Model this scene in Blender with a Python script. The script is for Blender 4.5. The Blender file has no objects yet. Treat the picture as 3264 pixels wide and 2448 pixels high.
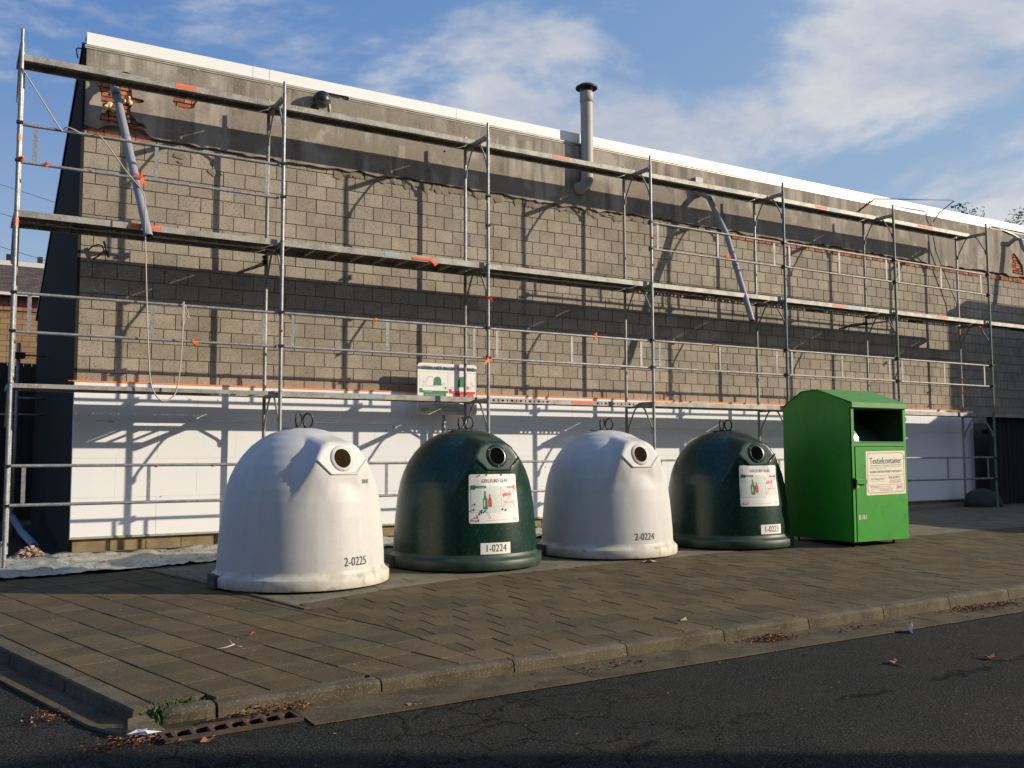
import bpy, bmesh, math, random
from mathutils import Vector, Matrix
from mathutils.bvhtree import BVHTree
R = random.Random(7)
S = bpy.context.scene
COL = S.collection
PI = math.pi

# ------------------------------------------------------------------ camera
YAW, PITCH, ROLL = 0.5367, 0.0743, -0.0034
fw = Vector((math.sin(YAW)*math.cos(PITCH), math.cos(YAW)*math.cos(PITCH), math.sin(PITCH)))
rt = Vector((math.cos(YAW), -math.sin(YAW), 0))
up = rt.cross(fw)
rt2 = rt*math.cos(ROLL) + up*math.sin(ROLL)
up2 = -rt*math.sin(ROLL) + up*math.cos(ROLL)
cd = bpy.data.cameras.new('camera'); cam = bpy.data.objects.new('camera', cd); COL.objects.link(cam)
m = Matrix((rt2, up2, -fw)).transposed().to_4x4(); m.translation = Vector((-0.55, -12.1586, 1.1867))
cam.matrix_world = m
cd.sensor_width = 36; cd.lens = 2997.13/3264*36; cd.clip_end = 2000; cd.clip_start = 0.05
S.camera = cam

# ------------------------------------------------------------------ sun and sky
SUN = Vector((1.67, -1.0, 0.73)).normalized()          # towards the sun
sl = bpy.data.lights.new('sun', 'SUN'); sl.energy = 5.0; sl.angle = math.radians(0.53); sl.color = (1.0, 0.87, 0.675)
so = bpy.data.objects.new('sun', sl); COL.objects.link(so)
so.rotation_euler = (-SUN).to_track_quat('-Z', 'Y').to_euler()
so.location = (20, -20, 20)
W = bpy.data.worlds.new('World'); S.world = W; W.use_nodes = True
nt = W.node_tree; N = nt.nodes; Lk = nt.links
for n in list(N): N.remove(n)
out = N.new('ShaderNodeOutputWorld'); bg = N.new('ShaderNodeBackground')
sky = N.new('ShaderNodeTexSky'); sky.sky_type = 'NISHITA'; sky.sun_disc = False
sky.sun_elevation = math.asin(SUN.z); sky.sun_rotation = math.atan2(SUN.x, SUN.y)
sky.air_density = 1.0; sky.dust_density = 0.6; sky.ozone_density = 1.6; sky.altitude = 30
tc = N.new('ShaderNodeTexCoord')
sep = N.new('ShaderNodeSeparateXYZ'); Lk.new(tc.outputs['Generated'], sep.inputs[0])
def wm(op, a, b=None, c=None):
    n = N.new('ShaderNodeMath'); n.operation = op
    for i, v in enumerate((a, b, c)):
        if v is None: continue
        if isinstance(v, (int, float)): n.inputs[i].default_value = v
        else: Lk.new(v, n.inputs[i])
    return n.outputs[0]
zc = wm('ADD', wm('MAXIMUM', sep.outputs[2], 0.0), 0.16)
cx = wm('DIVIDE', sep.outputs[0], zc); cy = wm('DIVIDE', sep.outputs[1], zc)
cmb = N.new('ShaderNodeCombineXYZ'); Lk.new(cx, cmb.inputs[0]); Lk.new(cy, cmb.inputs[1]); cmb.inputs[2].default_value = 5.3
n1 = N.new('ShaderNodeTexNoise'); n1.inputs['Scale'].default_value = .93; n1.inputs['Detail'].default_value = 9; n1.inputs['Roughness'].default_value = .6; n1.inputs['Distortion'].default_value = .25
Lk.new(cmb.outputs[0], n1.inputs['Vector'])
n2 = N.new('ShaderNodeTexNoise'); n2.inputs['Scale'].default_value = .33; n2.inputs['Detail'].default_value = 2
Lk.new(cmb.outputs[0], n2.inputs['Vector'])
cov = wm('ADD', wm('MULTIPLY', n1.outputs['Fac'], .75), wm('MULTIPLY', n2.outputs['Fac'], .35))
# thin haze near the horizon: more cloud the lower one looks
cov = wm('ADD', cov, wm('MULTIPLY', wm('SUBTRACT', .45, sep.outputs[2]), .16))
cov = wm('ADD', cov, wm('MULTIPLY', wm('ADD', wm('MULTIPLY', sep.outputs[0], .858), wm('MULTIPLY', sep.outputs[1], -.514)), .06))
ramp = N.new('ShaderNodeMapRange'); ramp.interpolation_type = 'SMOOTHSTEP'
ramp.inputs['From Min'].default_value = .537; ramp.inputs['From Max'].default_value = .612; ramp.inputs['To Max'].default_value = .95
Lk.new(cov, ramp.inputs['Value'])
def wmix(f, a, b):
    n = N.new('ShaderNodeMix'); n.data_type = 'RGBA'
    for k, v in (('Factor', f), ('A', a), ('B', b)):
        if isinstance(v, tuple): n.inputs[k].default_value = (*v, 1)
        elif isinstance(v, (int, float)): n.inputs[k].default_value = v
        else: Lk.new(v, n.inputs[k])
    return n.outputs['Result']
el = N.new('ShaderNodeMapRange'); el.interpolation_type = 'SMOOTHSTEP'; el.inputs['From Min'].default_value = -.02; el.inputs['From Max'].default_value = .50
Lk.new(sep.outputs[2], el.inputs['Value'])
grad = wmix(el.outputs[0], (6.2, 8.0, 9.8), (0.85, 2.75, 7.4))          # pale at the horizon, deep blue overhead
sunside = wm('ADD', wm('MULTIPLY', sep.outputs[0], SUN.x/math.hypot(SUN.x, SUN.y)), wm('MULTIPLY', sep.outputs[1], SUN.y/math.hypot(SUN.x, SUN.y)))
sv = N.new('ShaderNodeMapRange'); sv.interpolation_type = 'SMOOTHSTEP'; sv.inputs['From Min'].default_value = -.7; sv.inputs['From Max'].default_value = .9; sv.inputs['To Max'].default_value = .8
Lk.new(sunside, sv.inputs['Value'])
grad = wmix(sv.outputs[0], grad, (5.2, 7.3, 9.8))                      # the sky pales towards the sun
base = wmix(.88, sky.outputs[0], grad)
n3 = N.new('ShaderNodeTexNoise'); n3.inputs['Scale'].default_value = 1.9; n3.inputs['Detail'].default_value = 6; n3.inputs['Roughness'].default_value = .6
Lk.new(cmb.outputs[0], n3.inputs['Vector'])
br = N.new('ShaderNodeMapRange'); br.interpolation_type = 'SMOOTHSTEP'; br.inputs['From Min'].default_value = .34; br.inputs['From Max'].default_value = .66; Lk.new(n3.outputs['Fac'], br.inputs['Value'])
cloudc = wmix(br.outputs[0], (6.0, 6.6, 8.0), (9.2, 9.4, 9.8))
brk = N.new('ShaderNodeMapRange'); brk.inputs['From Min'].default_value = .25; brk.inputs['From Max'].default_value = .6; brk.inputs['To Min'].default_value = .78; Lk.new(n3.outputs['Fac'], brk.inputs['Value'])
full = wmix(wm('MULTIPLY', ramp.outputs[0], brk.outputs[0]), base, cloudc)
Lk.new(full, bg.inputs['Color']); bg.inputs['Strength'].default_value = 0.062
Lk.new(bg.outputs[0], out.inputs[0])
S.view_settings.view_transform = 'Standard'; S.view_settings.look = 'None'; S.view_settings.gamma = 1
S.view_settings.use_curve_mapping = False
S.view_settings.exposure = 0.26
S.cycles.max_bounces = 5; S.cycles.diffuse_bounces = 3; S.cycles.glossy_bounces = 2

# ------------------------------------------------------------------ materials
MATS = {}
def mat(name, col, rough=.7, metal=0.0, var=0.0, nscale=8.0, ndark=None, nmix=.5, bump=0.0, bscale=60.0, spec=.5,
        speck=None, speckscale=90.0, speckamt=.3, streak=False, emit=None, coat=0.0, big=None, bigscale=.9, bigr=(.45, .62), space='pos'):
    if name in MATS: return MATS[name]
    m = bpy.data.materials.new(name); m.use_nodes = True; MATS[name] = m
    nt = m.node_tree; N = nt.nodes; L = nt.links; b = N['Principled BSDF']
    b.inputs['Roughness'].default_value = rough; b.inputs['Metallic'].default_value = metal
    b.inputs['Specular IOR Level'].default_value = spec
    if coat: b.inputs['Coat Weight'].default_value = coat
    if space == 'pos':
        g = N.new('ShaderNodeNewGeometry'); vec = g.outputs['Position']
    else:
        g = N.new('ShaderNodeTexCoord'); vec = g.outputs['Object']
    cur = None
    def noise(scale, detail=4, rough_=.55, st=False, off=0):
        n = N.new('ShaderNodeTexNoise'); n.inputs['Scale'].default_value = scale; n.inputs['Detail'].default_value = detail; n.inputs['Roughness'].default_value = rough_
        mp = N.new('ShaderNodeMapping'); mp.inputs['Location'].default_value = (off, off*.7, off*1.3)
        mp.inputs['Scale'].default_value = (1, 1, .12) if st else (1, 1, 1)
        L.new(vec, mp.inputs['Vector']); L.new(mp.outputs[0], n.inputs['Vector']); return n.outputs['Fac']
    def ramp(f, a, b_, lo=0, hi=1):
        r = N.new('ShaderNodeMapRange'); r.interpolation_type = 'SMOOTHSTEP'
        r.inputs['From Min'].default_value = a; r.inputs['From Max'].default_value = b_; r.inputs['To Min'].default_value = lo; r.inputs['To Max'].default_value = hi
        L.new(f, r.inputs['Value']); return r.outputs[0]
    def mix(f, a, c, bt='MIX'):
        x = N.new('ShaderNodeMix'); x.data_type = 'RGBA'; x.blend_type = bt
        for s, v in (('Factor', f), ('A', a), ('B', c)):
            if isinstance(v, (tuple, list)): x.inputs[s].default_value = (*v[:3], 1)
            elif isinstance(v, (int, float)): x.inputs[s].default_value = v
            else: L.new(v, x.inputs[s])
        return x.outputs['Result']
    cur = col
    if ndark is not None:
        cur = mix(ramp(noise(nscale, 5, .6, streak), .38, .64, 0, nmix), cur, ndark)
    if big is not None:
        cur = mix(ramp(noise(bigscale, 6, .62, False, 11), bigr[0], bigr[1]), cur, big)
    if speck is not None:
        cur = mix(ramp(noise(speckscale, 2, .5, False, 5), .55, .68, 0, speckamt), cur, speck)
    if var:
        oi = N.new('ShaderNodeObjectInfo'); gi = N.new('ShaderNodeNewGeometry')
        a = N.new('ShaderNodeMath'); a.operation = 'ADD'; L.new(oi.outputs['Random'], a.inputs[0]); L.new(gi.outputs['Random Per Island'], a.inputs[1])
        fr = N.new('ShaderNodeMath'); fr.operation = 'FRACT'; L.new(a.outputs[0], fr.inputs[0])
        mr = N.new('ShaderNodeMapRange'); mr.inputs['To Min'].default_value = 1-var; mr.inputs['To Max'].default_value = 1+var; L.new(fr.outputs[0], mr.inputs['Value'])
        hs = N.new('ShaderNodeHueSaturation'); L.new(mr.outputs[0], hs.inputs['Value'])
        if isinstance(cur, tuple): hs.inputs['Color'].default_value = (*cur, 1)
        else: L.new(cur, hs.inputs['Color'])
        cur = hs.outputs[0]
    if isinstance(cur, tuple): b.inputs['Base Color'].default_value = (*cur, 1)
    else: L.new(cur, b.inputs['Base Color'])
    if bump:
        bp = N.new('ShaderNodeBump'); bp.inputs['Strength'].default_value = min(1, bump*60); bp.inputs['Distance'].default_value = bump
        L.new(noise(bscale, 5, .6, False, 3), bp.inputs['Height']); L.new(bp.outputs[0], b.inputs['Normal'])
    if emit: b.inputs['Emission Color'].default_value = (*emit[0], 1); b.inputs['Emission Strength'].default_value = emit[1]
    return m
M_BLOCK = mat('concrete_block', (.35, .303, .245), .95, var=.12, ndark=(.27, .24, .195), nscale=2.2, nmix=.8, speck=(.11, .095, .075), speckscale=62, speckamt=.9, bump=.005, bscale=60, spec=.2, big=(.255, .215, .165), bigscale=.8, bigr=(.5, .72))
M_MORTAR = mat('mortar', (.21, .18, .145), .95, bump=.003, bscale=90, spec=.1)
M_PLASTER = mat('cement_render', (.385, .345, .295), .95, ndark=(.165, .14, .115), nscale=4.5, nmix=.95, streak=True, big=(.25, .215, .175), bigscale=2.1, bigr=(.44, .58), speck=(.42, .38, .33), speckscale=38, speckamt=.5, bump=.003, bscale=40, spec=.15)
M_PATCH = mat('mortar_patch', (.25, .215, .17), .95, ndark=(.16, .13, .10), nscale=9, bump=.006, bscale=30, spec=.1)
M_BRICK = mat('red_brick', (.40, .155, .085), .92, var=.38, ndark=(.25, .10, .065), nscale=14, nmix=.7, speck=(.40, .33, .26), speckscale=24, speckamt=.6, bump=.005, bscale=50, spec=.2)
M_FOAM = mat('expanded_foam', (.75, .62, .36), .9, bump=.006, bscale=40)
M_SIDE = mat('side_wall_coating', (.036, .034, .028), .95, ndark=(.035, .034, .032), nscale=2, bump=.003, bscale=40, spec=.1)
M_INS = mat('insulation_foam', (.79, .80, .82), .9, ndark=(.76, .77, .79), nscale=1.2, nmix=.6, bump=.0008, bscale=180, spec=.2)
M_FASCIA = mat('white_panel', (.84, .835, .82), .45, ndark=(.78, .78, .77), nscale=1.0)
M_ORANGE = mat('orange_edge', (.85, .22, .03), .7)
M_GALV = mat('galvanised_steel', (.30, .305, .315), .5, metal=.45, ndark=(.20, .21, .22), nscale=9, nmix=.8, speck=(.50, .50, .48), speckscale=55, speckamt=.7, bump=.0012, bscale=90)
M_GALVD = mat('weathered_steel', (.27, .265, .25), .6, metal=.3, ndark=(.16, .155, .15), nscale=6, nmix=.8, speck=(.50, .49, .46), speckscale=45, speckamt=.6, bump=.001)
M_DECK = mat('deck_steel', (.36, .345, .31), .6, metal=.25, ndark=(.20, .19, .17), nscale=5, nmix=.85, speck=(.55, .53, .48), speckscale=50, speckamt=.5, bump=.0015, bscale=60)
M_BLUEP = mat('blue_painted_steel', (.07, .13, .16), .5, metal=.2, ndark=(.16, .20, .21), nscale=8, nmix=.7)
M_GREENP = mat('green_painted_steel', (.10, .15, .11), .5, metal=.2, ndark=(.2, .21, .19), nscale=8, nmix=.7)
M_TAPE = mat('orange_tape', (.90, .14, .03), .6)
M_TAPE2 = mat('faded_red_paint', (.80, .22, .13), .7, ndark=(.55, .35, .28), nscale=30, nmix=.6)
M_BLUE2 = mat('blue_label', (.20, .38, .48), .6, ndark=(.4, .42, .4), nscale=40)
M_PVC = mat('grey_pvc', (.27, .28, .32), .45, ndark=(.22, .23, .26), nscale=5)
M_PVCL = mat('grey_flue_pipe', (.37, .345, .315), .6, ndark=(.30, .28, .25), nscale=6, nmix=.5)
M_BLACK = mat('black_plastic', (.018, .018, .02), .35)
M_DKMETAL = mat('black_steel', (.03, .03, .032), .4, metal=.5)
M_LAMP = mat('lamp_glass', (.045, .042, .04), .12, coat=.6)
M_ROPE = mat('pale_rope', (.45, .40, .33), .9)
M_CABLE = mat('dark_cable', (.06, .06, .06), .6)
M_ALU = mat('alu_trim', (.50, .46, .40), .4, metal=.3, ndark=(.32, .29, .25), nscale=7)
M_BINW = mat('white_bin_plastic', (.545, .545, .54), .5, spec=.3, ndark=(.49, .485, .475), streak=True, nscale=7.0, nmix=.7, big=(.46, .45, .45), bigscale=1.6, bigr=(.55, .80), speck=(.30, .27, .25), speckscale=30, speckamt=.11, bump=.0012, bscale=9, space='obj')
M_BING = mat('green_bin_plastic', (.003, .023, .015), .30, spec=.4, ndark=(.005, .032, .020), nscale=3.0, nmix=.7, speck=(.05, .09, .07), speckscale=34, speckamt=.4, bump=.0012, bscale=9, space='obj')
M_RIMW = mat('dirty_white_rim', (.55, .53, .48), .6, ndark=(.42, .37, .30), nscale=5, nmix=.8, speck=(.25, .21, .16), speckscale=9, speckamt=.5, space='obj')
M_RIMG = mat('scuffed_green_rim', (.006, .030, .019), .5, ndark=(.035, .055, .032), nscale=5, nmix=.8, speck=(.02, .03, .02), speckscale=30, speckamt=.6, space='obj')
M_RUB = mat('rubber_flap', (.02, .013, .008), .8, ndark=(.04, .025, .015), nscale=14, spec=0)
M_HOLE = mat('dark_interior', (.004, .004, .004), .95, spec=0)
M_STW = mat('sticker_white', (.78, .76, .74), .5, ndark=(.70, .68, .66), nscale=5)
M_INK = mat('black_ink', (.03, .03, .03), .6)
M_INKG = mat('grey_ink', (.30, .30, .31), .6)
M_INKL = mat('light_grey_ink', (.55, .55, .56), .6)
M_INKGR = mat('green_ink', (.03, .20, .08), .6)
M_INKDG = mat('dark_green_ink', (.02, .12, .07), .6)
M_PALEG = mat('pale_green_ink', (.60, .66, .58), .6)
M_PALEP = mat('pale_pink_ink', (.76, .60, .58), .6)
M_INKR = mat('red_ink', (.62, .03, .03), .6)
M_INKOR = mat('orange_red_ink', (.62, .10, .05), .6)
M_CGREEN = mat('green_container_paint', (.024, .29, .014), .38, ndark=(.034, .24, .022), nscale=2.5, nmix=.7, speck=(.03, .14, .02), speckscale=9, speckamt=.3, space='obj')
M_CGREEND = mat('container_roof_paint', (.06, .25, .04), .5, ndark=(.085, .21, .055), nscale=4, nmix=.7, speck=(.06, .14, .05), speckscale=30, speckamt=.5, space='obj')
M_DRUM = mat('drum_steel', (.42, .55, .42), .3, metal=.3)
M_BRASS = mat('brass', (.7, .45, .12), .3, metal=.8)
M_SLAB = mat('paving_slab', (.108, .079, .044), .93, spec=.12, var=.16, big=(.075, .062, .040), bigscale=1.3, bigr=(.5, .7), ndark=(.080, .061, .037), nscale=3, nmix=.9, speck=(.20, .17, .12), speckscale=90, speckamt=.6, bump=.004, bscale=110)
M_SLABP = mat('pale_concrete_slab', (.165, .142, .10), .93, var=.10, ndark=(.12, .105, .08), nscale=2.5, nmix=.9, speck=(.25, .22, .18), speckscale=110, speckamt=.4, bump=.002, bscale=100, spec=.25)
M_JOINT = mat('joint_soil', (.045, .038, .028), .97, ndark=(.03, .026, .018), nscale=20, spec=.1)
M_KERB = mat('kerb_concrete', (.105, .086, .058), .93, var=.08, ndark=(.06, .05, .033), nscale=5, nmix=.9, speck=(.24, .22, .18), speckscale=90, speckamt=.5, bump=.004, bscale=80, spec=.25)
M_GUTTER = mat('gutter_concrete', (.098, .074, .044), .95, ndark=(.052, .040, .024), nscale=4, nmix=.9, speck=(.22, .19, .14), speckscale=80, speckamt=.4, bump=.002, bscale=90, spec=.2)
M_TARP = mat('dusty_plastic_sheet', (.25, .33, .31), .5, ndark=(.40, .35, .26), nscale=5, nmix=.95, big=(.33, .30, .24), bigscale=2.2, speck=(.14, .11, .08), speckscale=26, speckamt=.8, bump=.006, bscale=14)
M_RUBBLE = mat('rubble', (.42, .29, .22), .95, var=.25, ndark=(.30, .18, .13), nscale=20)
M_GRASS = mat('grass_blades', (.045, .09, .022), .8, var=.3)
M_LEAF = mat('dry_leaf', (.25, .105, .04), .85, ndark=(.12, .06, .03), nscale=25, nmix=.9, var=.5, space='pos')
M_PAPER = mat('white_paper', (.72, .74, .76), .8)
M_PINK = mat('pink_plastic', (.6, .08, .09), .6)
M_IRON = mat('rusty_iron', (.055, .042, .034), .75, metal=.4, ndark=(.11, .06, .035), nscale=14, nmix=.8, bump=.002, bscale=60)
M_SLATE = mat('roof_slate', (.085, .06, .05), .85, var=.25, ndark=(.05, .04, .038), nscale=2)
M_REDT = mat('red_cladding_tile', (.30, .12, .085), .85, var=.15, ndark=(.24, .10, .075), nscale=3)
M_TAN = mat('tan_block', (.27, .18, .10), .9, var=.10, ndark=(.22, .15, .085), nscale=4, spec=.1)
M_TANJ = mat('tan_mortar', (.52, .40, .22), .9)
M_WTRIM = mat('white_trim', (.55, .54, .52), .6)
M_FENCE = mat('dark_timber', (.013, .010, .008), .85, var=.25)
M_BARK = mat('bark', (.07, .055, .04), .9)
M_FOL = mat('tree_foliage', (.10, .14, .03), .8, var=.35)
M_WALLOFF = mat('neighbour_brick', (.22, .12, .08), .9, ndark=(.18, .10, .07), nscale=5)
M_WINDOW = mat('window_glass', (.03, .035, .04), .1)
M_BAG = mat('grey_sack', (.045, .052, .048), .9, ndark=(.03, .033, .03), nscale=3)

# asphalt with cracks in colour and relief
def asphalt():
    m = bpy.data.materials.new('asphalt'); m.use_nodes = True; nt = m.node_tree; N = nt.nodes; L = nt.links; b = N['Principled BSDF']
    b.inputs['Roughness'].default_value = .92; b.inputs['Specular IOR Level'].default_value = .12
    g = N.new('ShaderNodeNewGeometry')
    def nz(s, d=5, r=.6):
        n = N.new('ShaderNodeTexNoise'); n.inputs['Scale'].default_value = s; n.inputs['Detail'].default_value = d; n.inputs['Roughness'].default_value = r; L.new(g.outputs['Position'], n.inputs['Vector']); return n
    def mr(f, a, c, lo, hi):
        r = N.new('ShaderNodeMapRange'); r.interpolation_type = 'SMOOTHSTEP'
        for k, v in zip(('From Min', 'From Max', 'To Min', 'To Max'), (a, c, lo, hi)): r.inputs[k].default_value = v
        L.new(f, r.inputs['Value']); return r.outputs[0]
    def mix(f, a, c):
        x = N.new('ShaderNodeMix'); x.data_type = 'RGBA'
        for s, v in (('Factor', f), ('A', a), ('B', c)):
            if isinstance(v, tuple): x.inputs[s].default_value = (*v, 1)
            else: L.new(v, x.inputs[s])
        return x.outputs['Result']
    def mth(op, a, c):
        n = N.new('ShaderNodeMath'); n.operation = op
        for i, v in enumerate((a, c)):
            if isinstance(v, (int, float)): n.inputs[i].default_value = v
            else: L.new(v, n.inputs[i])
        return n.outputs[0]
    cur = mix(mr(nz(.7, 4).outputs['Fac'], .35, .65, 0, 1), (.014, .0155, .0145), (.023, .022, .019))
    cur = mix(mr(nz(95, 2).outputs['Fac'], .54, .68, 0, .9), cur, (.11, .105, .09))
    cur = mix(mr(nz(2.3, 6, .7).outputs['Fac'], .5, .68, 0, .6), cur, (.040, .037, .030))
    cur = mix(mr(nz(60, 2).outputs['Fac'], .54, .62, .0, .85), cur, (.007, .007, .007))
    # cracks: distorted voronoi edges, only where the surface is broken up
    wv = N.new('ShaderNodeMix'); wv.data_type = 'VECTOR'; wv.inputs['Factor'].default_value = .22
    L.new(g.outputs['Position'], wv.inputs['A']); L.new(nz(9, 6, .7).outputs['Color'], wv.inputs['B'])
    vo = N.new('ShaderNodeTexVoronoi'); vo.feature = 'DISTANCE_TO_EDGE'; vo.inputs['Scale'].default_value = 3.4; L.new(wv.outputs['Result'], vo.inputs['Vector'])
    sp = N.new('ShaderNodeSeparateXYZ'); L.new(g.outputs['Position'], sp.inputs[0])
    zone = mth('MULTIPLY', mr(sp.outputs[0], 2.0, 3.6, 1, 0), mr(sp.outputs[1], -7.3, -7.0, 1, .0))
    zone = mth('MULTIPLY', zone, mr(nz(.9, 3).outputs['Fac'], .36, .46, 0, 1))
    crack = mth('MULTIPLY', mr(vo.outputs['Distance'], .0, .03, 1, 0), zone)
    # a long worn seam running along the road
    seam = mth('ABSOLUTE', mth('ADD', mth('ADD', sp.outputs[1], mth('MULTIPLY', sp.outputs[0], -.06)), mth('ADD', 8.78, mth('MULTIPLY', nz(1.3, 5).outputs['Fac'], -.55))), 0)
    seamf = mth('MULTIPLY', mr(seam, .0, .05, 1, 0), mr(nz(2.2, 3).outputs['Fac'], .45, .6, 0, .9))
    allc = mth('MAXIMUM', crack, seamf)
    cur = mix(allc, cur, (.004, .004, .004))
    L.new(cur, b.inputs['Base Color'])
    h = mth('SUBTRACT', mth('MULTIPLY', nz(85, 3).outputs['Fac'], .8), mth('MULTIPLY', allc, 2.0))
    bp = N.new('ShaderNodeBump'); bp.inputs['Strength'].default_value = .8; bp.inputs['Distance'].default_value = .008; L.new(h, bp.inputs['Height']); L.new(bp.outputs[0], b.inputs['Normal'])
    return m
M_ASPH = asphalt()

# ------------------------------------------------------------------ mesh helpers
class MB:
    def __init__(s): s.v = []; s.f = []; s.m = []; s.sm = []
    def add(s, vs, fs, mi=0, smooth=False):
        o = len(s.v); s.v += [tuple(v) for v in vs]; s.f += [tuple(i+o for i in f) for f in fs]; s.m += [mi]*len(fs); s.sm += [smooth]*len(fs); return s
    def box(s, x0, x1, y0, y1, z0, z1, mi=0):
        return s.add([(x0,y0,z0),(x1,y0,z0),(x1,y1,z0),(x0,y1,z0),(x0,y0,z1),(x1,y0,z1),(x1,y1,z1),(x0,y1,z1)],
                     [(0,3,2,1),(4,5,6,7),(0,1,5,4),(1,2,6,5),(2,3,7,6),(3,0,4,7)], mi)
    def tube(s, pts, r, n=8, mi=0, cap=True, radii=None):
        pts = [Vector(p) for p in pts]; rings = []
        prev = None
        for i, p in enumerate(pts):
            d = (pts[min(i+1, len(pts)-1)] - pts[max(i-1, 0)]).normalized()
            if prev is None:
                a = d.orthogonal().normalized()
            else:
                a = (prev - d*prev.dot(d)).normalized()
            prev = a; b = d.cross(a); rr = radii[i] if radii else r
            rings.append([p + (a*math.cos(2*PI*k/n) + b*math.sin(2*PI*k/n))*rr for k in range(n)])
        o = len(s.v); vs = [v for r_ in rings for v in r_]; fs = []
        for i in range(len(rings)-1):
            for k in range(n): fs.append((i*n+k, i*n+(k+1) % n, (i+1)*n+(k+1) % n, (i+1)*n+k))
        s.add(vs, fs, mi, True)
        if cap:
            s.f.append(tuple(o+k for k in reversed(range(n)))); s.m.append(mi); s.sm.append(False)
            s.f.append(tuple(o+(len(rings)-1)*n+k for k in range(n))); s.m.append(mi); s.sm.append(False)
        return s
    def lathe(s, prof, n=48, mi=0, c=(0, 0, 0), a0=0, a1=2*PI):
        full = abs(a1-a0-2*PI) < 1e-6; nn = n if full else n+1
        vs = [(c[0]+r*math.cos(a0+(a1-a0)*k/n), c[1]+r*math.sin(a0+(a1-a0)*k/n), c[2]+z) for r, z in prof for k in range(nn)]
        fs = []
        for i in range(len(prof)-1):
            for k in range(n):
                k2 = (k+1) % nn
                fs.append((i*nn+k, i*nn+k2, (i+1)*nn+k2, (i+1)*nn+k))
        return s.add(vs, fs, mi, True)
    def prism(s, poly, axis, a, b, mi=0):
        # poly: 2-D points; axis 'x': poly in (y,z); 'y': (x,z); 'z': (x,y)
        def P(u, v, w): return {'x': (w, u, v), 'y': (u, w, v), 'z': (u, v, w)}[axis]
        n = len(poly); vs = [P(u, v, a) for u, v in poly] + [P(u, v, b) for u, v in poly]
        fs = [tuple(reversed(range(n))), tuple(range(n, 2*n))] + [(k, (k+1) % n, n+(k+1) % n, n+k) for k in range(n)]
        return s.add(vs, fs, mi)
    def mesh(s, name, mats, sharp=None, fixn=True):
        me = bpy.data.meshes.new(name); me.from_pydata(s.v, [], s.f)
        for mt in (mats if isinstance(mats, (list, tuple)) else [mats]): me.materials.append(mt)
        me.polygons.foreach_set('material_index', s.m); me.polygons.foreach_set('use_smooth', s.sm)
        if fixn:
            bm = bmesh.new(); bm.from_mesh(me); bmesh.ops.recalc_face_normals(bm, faces=bm.faces); bm.to_mesh(me); bm.free()
        me.update()
        if sharp: me.set_sharp_from_angle(angle=math.radians(sharp))
        return me
    def build(s, name, mats, parent=None, loc=None, sharp=None, **kw):
        return link(name, s.mesh(name, mats, sharp, **kw), parent, loc)
def link(name, me, parent=None, loc=None):
    o = bpy.data.objects.new(name, me); COL.objects.link(o)
    if parent is not None: o.parent = parent
    if loc is not None: o.location = loc
    return o
def empty(name, loc=(0, 0, 0), rz=0):
    o = bpy.data.objects.new(name, None); COL.objects.link(o); o.location = loc; o.rotation_euler = (0, 0, rz); o.empty_display_size = .2; return o
def tag(o, label, cat, group=None):
    o['label'] = label; o['category'] = cat
    if group: o['group'] = group
    return o
def struct(o): o['kind'] = 'structure'; return o
def stuff(o): o['kind'] = 'stuff'; return o
def gz(x, y):                                         # height of the pavement
    return -.10 + .0055*min(max(x, -2), 26) + .0125*min(y, 0)
TXT = {}
def text_geo(s, size=1.0, ext=0):
    k = (s, size)
    if k in TXT: return TXT[k]
    cu = bpy.data.curves.new('t', 'FONT'); cu.body = s; cu.size = size; cu.align_x = 'CENTER'; cu.align_y = 'CENTER'; cu.resolution_u = 3
    ob = bpy.data.objects.new('t', cu); COL.objects.link(ob)
    me = bpy.data.meshes.new_from_object(ob.evaluated_get(bpy.context.evaluated_depsgraph_get()))
    r = ([tuple(v.co) for v in me.vertices], [tuple(p.vertices) for p in me.polygons])
    bpy.data.objects.remove(ob); bpy.data.curves.remove(cu); bpy.data.meshes.remove(me)
    TXT[k] = r; return r
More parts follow.
